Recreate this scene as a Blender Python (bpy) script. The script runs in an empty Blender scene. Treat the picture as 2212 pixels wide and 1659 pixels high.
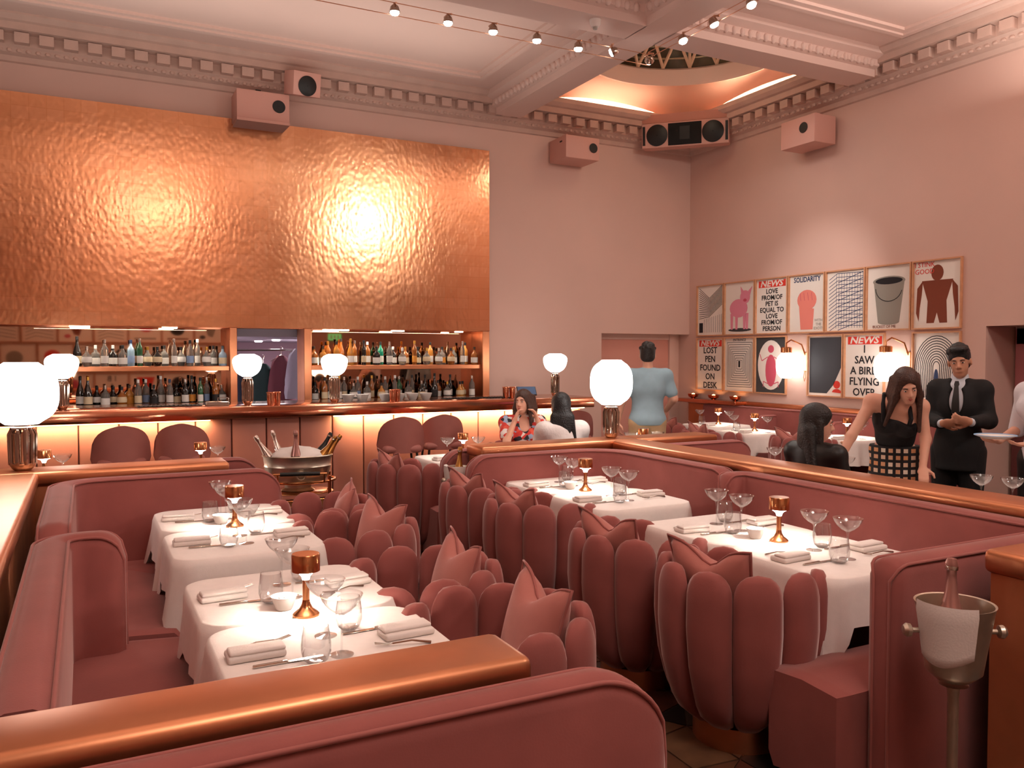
import bpy, bmesh, math, random
import numpy as np
from mathutils import Vector, Matrix
random.seed(7)
PI = math.pi
scene = bpy.context.scene
COL = scene.collection
# ---------------------------------------------------------------- camera, world, exposure
cam_data = bpy.data.cameras.new('camera')
cam_data.sensor_width = 36.0
cam_data.lens = 36.0 * 1790.0 / 2212.0
cam_data.clip_start = 0.05
cam = bpy.data.objects.new('camera', cam_data)
COL.objects.link(cam)
cam.location = (0.0, 0.0, 1.62)
cam.rotation_euler = (math.radians(90 - 1.968), 0.0, math.radians(-27.227))
scene.camera = cam
world = bpy.data.worlds.new('world')
scene.world = world
world.use_nodes = True
world.node_tree.nodes['Background'].inputs[0].default_value = (0.02, 0.022, 0.03, 1)
world.node_tree.nodes['Background'].inputs[1].default_value = 1.0
vs = scene.view_settings
vs.view_transform = 'Standard'
vs.look = 'None'
vs.exposure = 0.64
vs.gamma = 1.0
scene.cycles.use_light_tree = False
vs.use_curve_mapping = False
scene.cycles.caustics_reflective = False
scene.cycles.caustics_refractive = False
scene.cycles.max_bounces = 6
scene.cycles.diffuse_bounces = 4
scene.cycles.glossy_bounces = 4
scene.cycles.transmission_bounces = 4
scene.cycles.transparent_max_bounces = 14
scene.cycles.adaptive_threshold = .03
scene.cycles.sample_clamp_indirect = 6.0


def srgb(c):
    return tuple((v / 255 / 12.92) if v / 255 <= 0.04045 else ((v / 255 + 0.055) / 1.055) ** 2.4 for v in c)


def light(name, kind, loc, power, color=(1, .82, .68), size=0.1, rot=None, aim=None, spot=None, blend=.5, size_y=None):
    d = bpy.data.lights.new(name, kind)
    d.energy = power
    d.color = color
    if kind == 'AREA':
        d.size = size
        if size_y:
            d.shape = 'RECTANGLE'
            d.size_y = size_y
    else:
        d.shadow_soft_size = size
    if kind == 'SPOT':
        d.spot_size = math.radians(spot)
        d.spot_blend = blend
    o = bpy.data.objects.new(name, d)
    COL.objects.link(o)
    o.location = loc
    if aim is not None:
        o.rotation_euler = (Vector(aim) - Vector(loc)).to_track_quat('-Z', 'Y').to_euler()
    elif rot:
        o.rotation_euler = rot
    return o


WARM = (1.0, 0.92, 0.84)
# added fill without fixtures (up-lights on the coffers, down-lights), and two lamps that glint in the copper panel
light('copper_wash_light', 'AREA', (6.15, 0.1, 4.9), 75, WARM, 0.45, aim=(3.2, 10, 3.0))
light('copper_wash_light', 'AREA', (1.35, 0.1, 4.9), 6, WARM, 0.7, aim=(1.0, 10, 2.8))
UP = (PI, 0, 0)
light('coffer_fill_light', 'AREA', (1.0, 8.2, 4.15), 22, WARM, 6.5, rot=UP, size_y=1.6)
light('coffer_fill_light', 'AREA', (1.2, 3.4, 4.15), 62, WARM, 3.6, rot=UP)
light('coffer_fill_light', 'AREA', (6.6, 3.8, 4.15), 42, WARM, 2.6, rot=UP)
light('coffer_fill_light', 'AREA', (-3.2, 3.0, 4.15), 40, WARM, 2.4, rot=UP)
light('coffer_fill_light', 'AREA', (1.6, -1.2, 4.15), 66, WARM, 2.6, rot=UP)
light('room_fill_light', 'AREA', (1.3, -0.3, 4.9), 40, WARM, 1.6, rot=(0, 0, 0))  # unseen down-light added to brighten the camera side
light('room_fill_light', 'AREA', (6.4, 7.4, 4.6), 14, WARM, .8, rot=(0, 0, 0))
light('poster_spot_light', 'SPOT', (4.95, 6.1, 4.38), 160, (1, .95, .9), .05, aim=(8.18, 7.5, 2.25), spot=34, blend=.9)


# ---------------------------------------------------------------- materials
MATS = {}


def mat(name, color, rough=.6, metal=0.0, noise=0.0, nscale=8.0, bump=0.0, bscale=40.0, sheen=0.0, emit=None, estr=0.0,
        spec=.5, coat=0.0, trans=0.0, ior=1.45, sss=0.0, aniso=0.0, detail=3.0, noise_col=None, coord='Object', sheen_tint=None):
    if name in MATS:
        return MATS[name]
    m = bpy.data.materials.new(name)
    MATS[name] = m
    m.use_nodes = True
    nt = m.node_tree
    b = nt.nodes['Principled BSDF']
    c = srgb(color) + (1,)
    b.inputs['Base Color'].default_value = c
    b.inputs['Roughness'].default_value = rough
    b.inputs['Metallic'].default_value = metal
    b.inputs['Specular IOR Level'].default_value = spec
    b.inputs['Coat Weight'].default_value = coat
    b.inputs['Transmission Weight'].default_value = trans
    b.inputs['IOR'].default_value = ior
    b.inputs['Anisotropic'].default_value = aniso
    if sheen:
        b.inputs['Sheen Weight'].default_value = sheen
        b.inputs['Sheen Roughness'].default_value = .35
        b.inputs['Sheen Tint'].default_value = (srgb(sheen_tint) if sheen_tint else (1, .8, .76)) + (1,)
    if sss:
        b.inputs['Subsurface Weight'].default_value = sss
        b.inputs['Subsurface Radius'].default_value = (.02, .008, .005)
    if emit:
        b.inputs['Emission Color'].default_value = srgb(emit) + (1,)
        b.inputs['Emission Strength'].default_value = estr
    tc = nt.nodes.new('ShaderNodeTexCoord')
    if noise:
        n = nt.nodes.new('ShaderNodeTexNoise')
        n.inputs['Scale'].default_value = nscale
        n.inputs['Detail'].default_value = detail
        nt.links.new(tc.outputs[coord], n.inputs['Vector'])
        r = nt.nodes.new('ShaderNodeValToRGB')
        lo = tuple(max(0, v * (1 - noise)) for v in c[:3]) + (1,)
        hi = tuple(min(1, v * (1 + noise)) for v in c[:3]) + (1,)
        if noise_col:
            lo = srgb(noise_col) + (1,)
        r.color_ramp.elements[0].color = lo
        r.color_ramp.elements[0].position = .3
        r.color_ramp.elements[1].color = hi
        r.color_ramp.elements[1].position = .7
        nt.links.new(n.outputs['Fac'], r.inputs['Fac'])
        nt.links.new(r.outputs['Color'], b.inputs['Base Color'])
    if bump:
        n2 = nt.nodes.new('ShaderNodeTexNoise')
        n2.inputs['Scale'].default_value = bscale
        n2.inputs['Detail'].default_value = 3
        nt.links.new(tc.outputs[coord], n2.inputs['Vector'])
        bp = nt.nodes.new('ShaderNodeBump')
        bp.inputs['Strength'].default_value = bump
        bp.inputs['Distance'].default_value = .01
        nt.links.new(n2.outputs['Fac'], bp.inputs['Height'])
        nt.links.new(bp.outputs['Normal'], b.inputs['Normal'])
    return m


def emit_mat(name, color, strength):
    if name in MATS:
        return MATS[name]
    m = bpy.data.materials.new(name)
    MATS[name] = m
    m.use_nodes = True
    nt = m.node_tree
    nt.nodes.remove(nt.nodes['Principled BSDF'])
    e = nt.nodes.new('ShaderNodeEmission')
    e.inputs[0].default_value = srgb(color) + (1,)
    e.inputs[1].default_value = strength
    nt.links.new(e.outputs[0], nt.nodes['Material Output'].inputs['Surface'])
    return m


def thin_glass(name, tint=(255, 255, 255), refl=1.0):
    m = bpy.data.materials.new(name)
    MATS[name] = m
    m.use_nodes = True
    nt = m.node_tree
    nt.nodes.remove(nt.nodes['Principled BSDF'])
    t = nt.nodes.new('ShaderNodeBsdfTransparent')
    t.inputs[0].default_value = srgb(tint) + (1,)
    g = nt.nodes.new('ShaderNodeBsdfGlossy')
    g.inputs['Roughness'].default_value = .03
    f = nt.nodes.new('ShaderNodeLayerWeight')
    f.inputs['Blend'].default_value = .5
    pw = nt.nodes.new('ShaderNodeMath')
    pw.operation = 'POWER'
    pw.inputs[1].default_value = 3.0
    nt.links.new(f.outputs['Facing'], pw.inputs[0])
    mu = nt.nodes.new('ShaderNodeMath')
    mu.operation = 'MULTIPLY_ADD'
    mu.inputs[1].default_value = .7 * refl
    mu.inputs[2].default_value = .075
    nt.links.new(pw.outputs[0], mu.inputs[0])
    mx = nt.nodes.new('ShaderNodeMixShader')
    nt.links.new(mu.outputs[0], mx.inputs[0])
    nt.links.new(t.outputs[0], mx.inputs[1])
    nt.links.new(g.outputs[0], mx.inputs[2])
    nt.links.new(mx.outputs[0], nt.nodes['Material Output'].inputs['Surface'])
    return m


M_wall = mat('pink_wall_paint', (215, 179, 165), .75, noise=.03, nscale=1.2, bump=.04, bscale=60)
M_ceil = mat('ceiling_paint', (222, 190, 178), .8, noise=.03, nscale=1.0)
M_trim = mat('cornice_plaster', (205, 172, 158), .8, noise=.06, nscale=6)
M_velvet = mat('rose_velvet', (147, 84, 79), .85, noise=.09, nscale=5, sheen=.55, bump=.05, bscale=180, spec=.2)
M_velvet2 = mat('blush_cushion_velvet', (172, 108, 99), .85, noise=.06, nscale=6, sheen=.5, bump=.05, bscale=180, spec=.2)
M_piping = mat('rose_piping', (156, 93, 87), .8, sheen=.4, spec=.2)
M_leather = mat('bar_front_leather', (188, 122, 104), .5, noise=.05, nscale=4, bump=.05, bscale=90)
M_stool = mat('stool_leather', (158, 96, 88), .55, noise=.05, nscale=6, bump=.05, bscale=120)
M_copper = mat('brushed_copper', (206, 138, 100), .38, metal=1.0, noise=.10, nscale=5, bump=.05, bscale=14)
M_copper_panel = mat('copper_cladding', (206, 138, 100), .58, metal=1.0, noise=.10, nscale=5, bump=.05, bscale=14)
M_copper_pol = mat('polished_copper', (212, 142, 110), .14, metal=1.0, noise=.10, nscale=6, bump=.05, bscale=9)
M_copper_lamp = mat('lamp_copper', (214, 148, 100), .2, metal=1.0)
M_linen = mat('white_linen', (232, 222, 216), .9, bump=.06, bscale=220, noise=.02, nscale=30)
M_napkin = mat('napkin_linen', (226, 216, 210), .9, bump=.08, bscale=150)
M_steel = mat('cutlery_steel', (200, 190, 180), .2, metal=1.0)
M_silver = mat('aged_silver', (212, 202, 186), .36, metal=1.0, noise=.12, nscale=12, bump=.08, bscale=18)
M_black = mat('black_metal', (22, 20, 20), .45)
M_black_cloth = mat('speaker_grille', (14, 14, 15), .8, bump=.3, bscale=300)
M_white_box = mat('speaker_pink_paint', (214, 162, 148), .6)
M_white_plastic = mat('white_plastic', (225, 208, 200), .5)
M_porcelain = mat('porcelain', (240, 234, 228), .25)
M_wood = mat('pale_oak_frame', (206, 150, 112), .5, noise=.1, nscale=20)
M_paper = mat('poster_paper', (236, 226, 216), .8)
M_ink = mat('black_ink', (30, 28, 32), .8)
M_red = mat('red_ink', (222, 62, 48), .8)
M_glass = thin_glass('drinking_glass', (250, 250, 250), 1.3)
M_globe = emit_mat('globe_glow', (255, 244, 236), 6.0)
M_globe_bar = emit_mat('bar_globe_glow', (255, 244, 236), 7.0)
M_bulb = emit_mat('spot_bulb_glow', (255, 250, 246), 22.0)
M_led = emit_mat('bar_led_glow', (255, 214, 150), 14.0)
M_lampglow = emit_mat('table_lamp_glow', (255, 242, 226), 110.0)
M_chrome = mat('chrome', (196, 180, 165), .1, metal=1.0)


def copper_panel_mat():
    m = bpy.data.materials.new('copper_leaf')
    m.use_nodes = True
    nt = m.node_tree
    b = nt.nodes['Principled BSDF']
    b.inputs['Metallic'].default_value = 1.0
    tc = nt.nodes.new('ShaderNodeTexCoord')
    mp = nt.nodes.new('ShaderNodeMapping')
    mp.inputs['Rotation'].default_value = (PI / 2, 0, 0)
    nt.links.new(tc.outputs['Object'], mp.inputs['Vector'])
    br = nt.nodes.new('ShaderNodeTexBrick')
    br.offset = 0
    br.inputs['Color1'].default_value = srgb((234, 170, 128)) + (1,)
    br.inputs['Color2'].default_value = srgb((228, 162, 118)) + (1,)
    br.inputs['Mortar'].default_value = srgb((224, 158, 114)) + (1,)
    br.inputs['Scale'].default_value = 1.0
    br.inputs['Mortar Size'].default_value = .004
    br.inputs['Brick Width'].default_value = .16
    br.inputs['Row Height'].default_value = .14
    nt.links.new(mp.outputs[0], br.inputs['Vector'])
    nz = nt.nodes.new('ShaderNodeTexNoise')
    nz.inputs['Scale'].default_value = 1.3
    nz.inputs['Detail'].default_value = 5
    nt.links.new(tc.outputs['Object'], nz.inputs['Vector'])
    mix = nt.nodes.new('ShaderNodeMixRGB')
    mix.blend_type = 'MULTIPLY'
    mix.inputs[0].default_value = .25
    nt.links.new(br.outputs['Color'], mix.inputs[1])
    nt.links.new(nz.outputs['Color'], mix.inputs[2])
    nt.links.new(br.outputs['Color'], b.inputs['Base Color'])
    mr = nt.nodes.new('ShaderNodeMapRange')
    mr.inputs['From Min'].default_value = .3
    mr.inputs['From Max'].default_value = .7
    mr.inputs['To Min'].default_value = .18
    mr.inputs['To Max'].default_value = .24
    nt.links.new(nz.outputs['Fac'], mr.inputs['Value'])
    nt.links.new(mr.outputs[0], b.inputs['Roughness'])
    mp2 = nt.nodes.new('ShaderNodeMapping')
    mp2.inputs['Scale'].default_value = (1.6, 1, 1)
    nt.links.new(tc.outputs['Object'], mp2.inputs['Vector'])
    vo = nt.nodes.new('ShaderNodeTexVoronoi')
    vo.feature = 'SMOOTH_F1'
    vo.inputs['Scale'].default_value = 16
    nt.links.new(mp2.outputs[0], vo.inputs['Vector'])
    n3 = nt.nodes.new('ShaderNodeTexNoise')
    n3.inputs['Scale'].default_value = 7
    n3.inputs['Detail'].default_value = 4
    nt.links.new(mp2.outputs[0], n3.inputs['Vector'])
    ad = nt.nodes.new('ShaderNodeMath')
    ad.operation = 'ADD'
    nt.links.new(vo.outputs['Distance'], ad.inputs[0])
    nt.links.new(n3.outputs['Fac'], ad.inputs[1])
    bp = nt.nodes.new('ShaderNodeBump')
    bp.inputs['Strength'].default_value = .16
    bp.inputs['Distance'].default_value = .01
    nt.links.new(ad.outputs[0], bp.inputs['Height'])
    nt.links.new(bp.outputs['Normal'], b.inputs['Normal'])
    return m


M_leaf = copper_panel_mat()


def mirror_mat():
    m = mat('bronze_mirror', (206, 160, 132), .03, metal=1.0)
    return m


M_mirror = mirror_mat()


# ---------------------------------------------------------------- mesh helpers
class MB:
    def __init__(self):
        self.v = []
        self.f = []

    def add(self, v, f, M=None):
        o = len(self.v)
        if M is not None:
            v = [tuple(M @ Vector(p)) for p in v]
        self.v.extend([tuple(p) for p in v])
        self.f.extend([tuple(i + o for i in q) for q in f])
        return self

    def box(self, x0, x1, y0, y1, z0, z1, M=None):
        v = [(x0, y0, z0), (x1, y0, z0), (x1, y1, z0), (x0, y1, z0), (x0, y0, z1), (x1, y0, z1), (x1, y1, z1), (x0, y1, z1)]
        f = [(0, 3, 2, 1), (4, 5, 6, 7), (0, 1, 5, 4), (1, 2, 6, 5), (2, 3, 7, 6), (3, 0, 4, 7)]
        return self.add(v, f, M)

    def rbox(self, x0, x1, y0, y1, z0, z1, r=.01, seg=2, M=None):
        bm = bmesh.new()
        bmesh.ops.create_cube(bm, size=1)
        for p in bm.verts:
            p.co = Vector(((x0 + x1) / 2 + p.co.x * (x1 - x0), (y0 + y1) / 2 + p.co.y * (y1 - y0), (z0 + z1) / 2 + p.co.z * (z1 - z0)))
        bmesh.ops.bevel(bm, geom=bm.edges[:], offset=r, segments=seg, profile=.5, affect='EDGES', clamp_overlap=True)
        bm.verts.index_update()
        v = [tuple(p.co) for p in bm.verts]
        f = [tuple(q.index for q in fa.verts) for fa in bm.faces]
        bm.free()
        return self.add(v, f, M)

    def lathe(self, prof, n=24, c=(0, 0, 0), cap=True, M=None, lobes=0, lamp=0.0):
        v = []
        f = []
        m = len(prof)
        for (r, z) in prof:
            for k in range(n):
                a = 2 * PI * k / n
                rr = r * (1 + lamp * math.cos(lobes * a)) if lobes else r
                v.append((c[0] + rr * math.cos(a), c[1] + rr * math.sin(a), c[2] + z))
        for i in range(m - 1):
            for k in range(n):
                k2 = (k + 1) % n
                f.append((i * n + k, i * n + k2, (i + 1) * n + k2, (i + 1) * n + k))
        if cap:
            if prof[0][0] > 1e-5:
                f.append(tuple(reversed(range(n))))
            if prof[-1][0] > 1e-5:
                f.append(tuple((m - 1) * n + k for k in range(n)))
        return self.add(v, f, M)

    def tube(self, pts, r, n=8, cap=True, M=None):
        pts = [Vector(p) for p in pts]
        m = len(pts)
        rs = r if isinstance(r, (list, tuple)) else [r] * m
        v = []
        f = []
        prev = None
        for i, p in enumerate(pts):
            if i == 0:
                t = pts[1] - p
            elif i == m - 1:
                t = p - pts[-2]
            else:
                t = (pts[i + 1] - p).normalized() + (p - pts[i - 1]).normalized()
            t.normalize()
            if prev is None:
                u = t.orthogonal().normalized()
            else:
                u = prev - t * prev.dot(t)
                if u.length < 1e-6:
                    u = t.orthogonal()
                u.normalize()
            prev = u
            w = t.cross(u)
            for k in range(n):
                a = 2 * PI * k / n
                v.append(tuple(p + (u * math.cos(a) + w * math.sin(a)) * rs[i]))
        for i in range(m - 1):
            for k in range(n):
                k2 = (k + 1) % n
                f.append((i * n + k, i * n + k2, (i + 1) * n + k2, (i + 1) * n + k))
        if cap:
            f.append(tuple(reversed(range(n))))
            f.append(tuple((m - 1) * n + k for k in range(n)))
        return self.add(v, f, M)

    def rings(self, rows, closed=True, cap0=True, cap1=True, M=None):
        n = len(rows[0])
        v = [p for r in rows for p in r]
        f = []
        for i in range(len(rows) - 1):
            for k in range(n if closed else n - 1):
                k2 = (k + 1) % n
                f.append((i * n + k, i * n + k2, (i + 1) * n + k2, (i + 1) * n + k))
        if cap0:
            f.append(tuple(reversed(range(n))))
        if cap1:
            f.append(tuple((len(rows) - 1) * n + k for k in range(n)))
        return self.add(v, f, M)

    def prism(self, poly, z0, z1, M=None):
        n = len(poly)
        v = [(p[0], p[1], z0) for p in poly] + [(p[0], p[1], z1) for p in poly]
        f = [tuple(reversed(range(n))), tuple(range(n, 2 * n))]
        for k in range(n):
            k2 = (k + 1) % n
            f.append((k, k2, n + k2, n + k))
        return self.add(v, f, M)

    def sphere(self, c, rx, ry=None, rz=None, n=16, m=10, M=None):
        ry = ry or rx
        rz = rz or rx
        rows = []
        for i in range(m + 1):
            t = -PI / 2 + PI * i / m
            cr = max(math.cos(t), 1e-4)
            rows.append([(c[0] + rx * cr * math.cos(2 * PI * k / n), c[1] + ry * cr * math.sin(2 * PI * k / n), c[2] + rz * math.sin(t)) for k in range(n)])
        return self.rings(rows, M=M)

    def mesh(self, name, m=None, smooth=40):
        me = bpy.data.meshes.new(name)
        me.from_pydata(self.v, [], self.f)
        me.validate()
        bm = bmesh.new()
        bm.from_mesh(me)
        bmesh.ops.recalc_face_normals(bm, faces=bm.faces[:])
        bm.to_mesh(me)
        bm.free()
        if m is not None:
            me.materials.append(m)
        if smooth:
            me.shade_smooth()
            if smooth < 180:
                me.set_sharp_from_angle(angle=math.radians(smooth))
        me.update()
        return me


def link(name, me, parent=None, label=None):
    o = bpy.data.objects.new(name, me)
    COL.objects.link(o)
    if parent is not None:
        o.parent = parent
    if label:
        o['label'] = label
    return o


def tag(o, label, cat, group=None):
    o['label'] = label
    o['category'] = cat
    if group:
        o['group'] = group
    return o


def thing(name, label, cat, loc=(0, 0, 0), rz=0.0, group=None):
    o = bpy.data.objects.new(name, None)
    o.empty_display_size = .1
    COL.objects.link(o)
    o.location = loc
    o.rotation_euler = (0, 0, rz)
    return tag(o, label, cat, group)


def part(name, mb, m, parent, label=None, smooth=40):
    return link(name, mb.mesh(name, m, smooth), parent, label)


def struct(name, mb, m, parent=None, smooth=40):
    o = link(name, mb.mesh(name, m, smooth), parent)
    if parent is None:
        o['kind'] = 'structure'
    return o


def dup(root, loc, rz=0.0, label=None, group=None):
    r = root.copy()
    COL.objects.link(r)
    r.location = loc
    r.rotation_euler = (0, 0, rz)
    if label:
        r['label'] = label
    if group:
        r['group'] = group
    for ch in list(root.children):
        c = ch.copy()
        COL.objects.link(c)
        c.parent = r
        for g in list(ch.children):
            d = g.copy()
            COL.objects.link(d)
            d.parent = c
    return r


class Proto:
    """first use moves the built thing itself, later uses copy it"""

    def __init__(self, root):
        self.root = root
        self.used = False

    def put(self, loc, rz=0.0, label=None, group=None):
        if not self.used:
            self.used = True
            r = self.root
            r.location = loc
            r.rotation_euler = (0, 0, rz)
            if label:
                r['label'] = label
            if group:
                r['group'] = group
            return r
        return dup(self.root, loc, rz, label, group)


def local(loc):
    return Matrix.Translation(-Vector(loc))


def arc_path(pts, r, seg=6):
    """polyline with rounded corners (2D)"""
    out = [Vector(pts[0])]
    for i in range(1, len(pts) - 1):
        a, b, c = Vector(pts[i - 1]), Vector(pts[i]), Vector(pts[i + 1])
        u = (a - b).normalized()
        w = (c - b).normalized()
        ang = u.angle(w)
        d = min(r / math.tan(ang / 2), (a - b).length * .49, (c - b).length * .49)
        rr = d * math.tan(ang / 2)
        cen = b + (u + w).normalized() * (rr / math.sin(ang / 2))
        p0 = b + u * d
        p1 = b + w * d
        a0 = math.atan2(p0.y - cen.y, p0.x - cen.x)
        a1 = math.atan2(p1.y - cen.y, p1.x - cen.x)
        da = (a1 - a0 + PI) % (2 * PI) - PI
        for k in range(seg + 1):
            t = a0 + da * k / seg
            out.append(Vector((cen.x + rr * math.cos(t), cen.y + rr * math.sin(t))))
    out.append(Vector(pts[-1]))
    return out


def resample(path, step):
    out = [path[0]]
    for i in range(len(path) - 1):
        a, b = path[i], path[i + 1]
        n = max(1, int((b - a).length / step))
        for k in range(1, n + 1):
            out.append(a.lerp(b, k / n))
    return out


def path_frames(path):
    """(point, left normal, arclength) for a 2D path"""
    out = []
    s = 0
    for i, p in enumerate(path):
        if i == 0:
            t = path[1] - p
        elif i == len(path) - 1:
            t = p - path[-2]
        else:
            t = (path[i + 1] - p).normalized() + (p - path[i - 1]).normalized()
        t = t.normalized()
        if i:
            s += (p - path[i - 1]).length
        out.append((p, Vector((-t.y, t.x)), s))
    return out
# ---------------------------------------------------------------- the room
XR, YB, XL, YF, ZC = 8.18, 10.0, -5.0, -3.0, 5.02
BX0, BX1, BY0, BY1, ZB = 4.79, 5.15, 6.54, 6.86, 4.75

M_floor = mat('dark_mosaic_floor', (74, 50, 38), .45, noise=.5, nscale=5, noise_col=(26, 20, 18))
floor = struct('floor', MB().box(XL, XR + 1, YF, YB + 5.2, -.12, 0), M_floor)
FM = [mat('floor_stone_%s' % n, c, .4, noise=.25, nscale=9) for n, c in
      (('brown', (92, 60, 42)), ('dark', (34, 27, 25)), ('tan', (98, 70, 50)), ('red', (78, 42, 32)), ('grey', (70, 62, 52)))]
random.seed(3)
gx = [[0] * 22 for _ in range(10)]
for i in range(10):
    for j in range(22):
        gx[i][j] = (0.95 + i * .19 + random.uniform(-.06, .06), 1.0 + j * .22 + random.uniform(-.07, .07))
for i in range(9):
    for j in range(21):
        q = [gx[i][j], gx[i + 1][j], gx[i + 1][j + 1], gx[i][j + 1]]
        cx = sum(p[0] for p in q) / 4
        cy = sum(p[1] for p in q) / 4
        tris = [[q[0], q[1], q[2]], [q[0], q[2], q[3]]] if (i + j) % 3 == 0 else [q]
        for t in tris:
            mx = sum(p[0] for p in t) / len(t)
            my = sum(p[1] for p in t) / len(t)
            t2 = [(mx + (p[0] - mx) * .95, my + (p[1] - my) * .95) for p in t]
            link('stone_tile', MB().prism(t2, 0, .004).mesh('stone_tile', random.choice(FM), 0), floor)

wb = MB()
for (x0, x1, z0, z1) in ((XL, 4.79, 1.945, 5.2), (XL, 4.79, 0, 1.04), (4.79, 6.59, 0, 5.2), (6.59, XR, 1.94, 5.2)):
    wb.box(x0, x1, YB, YB + .04, z0, z1)
wb.box(6.59, XR + .3, YB + .25, YB + .3, 0, 1.94)
wb.box(6.55, 6.59, YB + .041, YB + .3, 0, 1.94)
wb.box(6.59, XR, YB + .041, YB + .3, 1.94, 1.98)
wall_back = struct('wall_back', wb, M_wall)
wr = MB()
wr.box(XR, XR + .04, 5.32, YB + .6, 0, 5.2)
wr.box(XR, XR + .04, YF, 3.7, 0, 5.2)
wr.box(XR, XR + .04, 3.7, 5.32, 1.92, 5.2)
wr.box(XR + .041, XR + .55, 5.32, 5.36, 0, 1.96)
wr.box(XR + .041, XR + .55, 3.66, 3.7, 0, 1.96)
wr.box(XR + .041, XR + .55, 3.7, 5.32, 1.92, 1.96)
wr.box(XR + .5, XR + .55, 3.7, 5.32, 0, 1.96)
wall_right = struct('wall_right', wr, M_wall)
struct('wall_front', MB().box(XL, XR, YF - .04, YF, 0, 5.2), M_wall)
struct('wall_left', MB().box(XL - .04, XL, YF, YB, 0, 5.2), M_wall)
mdo = mat('recess_door_paint', (214, 150, 134), .6)
d1 = struct('door_1', MB().box(6.68, 7.95, YB + .22, YB + .248, 0, 1.86), mdo)
struct('door_frame', MB().box(6.6, 6.68, YB + .2, YB + .25, 0, 1.94).box(7.95, 8.05, YB + .18, YB + .25, 0, 1.94).box(6.68, 7.95, YB + .2, YB + .25, 1.86, 1.94), M_wall, d1)

# ceiling with an opening for the domed corner bay
cl = MB()
cl.box(XL, 5.15, YF, YB, ZC, ZC + .1)
cl.box(5.15, XR, YF, 6.86, ZC, ZC + .1)
ceiling = struct('ceiling', cl, M_ceil)


def frame_ring(mb, x0, x1, y0, y1, w, z0, z1):
    mb.box(x0, x1, y0, y0 + w, z0, z1)
    mb.box(x0, x1, y1 - w, y1, z0, z1)
    mb.box(x0, x0 + w, y0 + w, y1 - w, z0, z1)
    mb.box(x1 - w, x1, y0 + w, y1 - w, z0, z1)


tn = 0
for (x0, x1, y0, y1) in ((XL + .6, BX0 - .4, BY1 + .4, YB - .72), (XL + .6, BX0 - .4, YF + .6, BY0 - .4), (BX1 + .4, XR - .42, YF + .6, BY0 - .5)):
    tn += 1
    f = MB()
    frame_ring(f, x0, x1, y0, y1, .16, ZC - .03, ZC)
    frame_ring(f, x0 + .03, x1 - .03, y0 + .03, y1 - .03, .06, ZC - .05, ZC - .03)
    struct('panel_moulding', f, M_ceil, ceiling)

# beams
BEAM = [(.18, ZB), (.18, 4.83), (.24, 4.85), (.24, 4.92), (.33, 4.955), (.33, ZC)]


def beam(axis, c, a, b):
    mb = MB()
    ring = [(-h, z) for h, z in BEAM[::-1]] + [(h, z) for h, z in BEAM]
    rows = []
    for t in (a, b):
        rows.append([((c + h, t, z) if axis == 'y' else (t, c + h, z)) for h, z in ring])
    mb.rings(rows)
    return mb


bxc, byc = (BX0 + BX1) / 2, (BY0 + BY1) / 2
beamA = struct('beam', beam('y', bxc, YF, YB - .24), M_ceil, ceiling, 20)
beamB = struct('beam', beam('x', byc, bxc + .17, XR - .24), M_ceil, ceiling, 20)
beamC = struct('beam', beam('x', byc, XL, bxc - .17), M_ceil, ceiling, 20)
egg = MB().sphere((0, 0, 0), .034, .034, .045, 8, 5).mesh('egg_ornament', M_ceil)
dart = MB().box(-.008, .008, -.008, .008, -.04, .04).mesh('dart_ornament', M_ceil)


def eggs(parent, axis, c, a, b, step=.105):
    n = int((b - a) / step)
    for k in range(n):
        t = a + (k + .5) * step
        o = link('egg_ornament', egg, parent)
        o.location = (c, t, 4.875) if axis == 'y' else (t, c, 4.875)


eggs(beamA, 'y', bxc - .235, 6.95, 9.75)
eggs(beamA, 'y', bxc - .235, 3.6, 6.45)
eggs(beamB, 'x', byc - .235, 5.25, 7.9)
eggs(beamC, 'x', byc - .235, 2.9, 4.7)
eggs(beamA, 'y', bxc + .235, 3.6, 6.45, .21)

# cornice
COR = [(0, 4.62), (.03, 4.63), (.05, 4.68), (.10, 4.70), (.12, 4.74), (.15, 4.76), (.15, 4.87), (.27, 4.88), (.27, 4.95), (.31, 4.96), (.36, 5.0), (.36, 5.06), (0, 5.06)]
tr1 = struct('trim_1', MB().rings([[(XL, YB - d, z) for d, z in COR], [(XR - d, YB - d, z) for d, z in COR]]), M_trim, None, 20)
tr2 = struct('trim_2', MB().rings([[(XR - d, YB - d, z) for d, z in COR], [(XR - d, YF, z) for d, z in COR]]), M_trim, None, 20)
den = MB().box(-.065, .065, -.045, .045, -.05, .05).mesh('dentil', M_trim, 0)
k = 0
x = -1.4
while x < XR - .35:
    o = link('dentil', den, tr1)
    o.location = (x, YB - .195, 4.815)
    x += .22
y = YB - .35
while y > 4.0:
    o = link('dentil', den, tr2)
    o.location = (XR - .195, y, 4.815)
    o.rotation_euler = (0, 0, PI / 2)
    y -= .22
bead = MB().sphere((0, 0, 0), .022, .022, .022, 6, 4).mesh('bead', M_trim)
x = -1.4
b1 = MB()
while x < XR - .2:
    b1.sphere((x, YB - .115, 4.715), .03, .02, .02, 6, 4)
    x += .085
y = YB - .2
while y > 4.0:
    b1.sphere((XR - .115, y, 4.715), .02, .03, .02, 6, 4)
    y -= .085
bo = struct('bead_moulding', b1, M_trim, tr1)
bo['kind'] = 'stuff'

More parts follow.
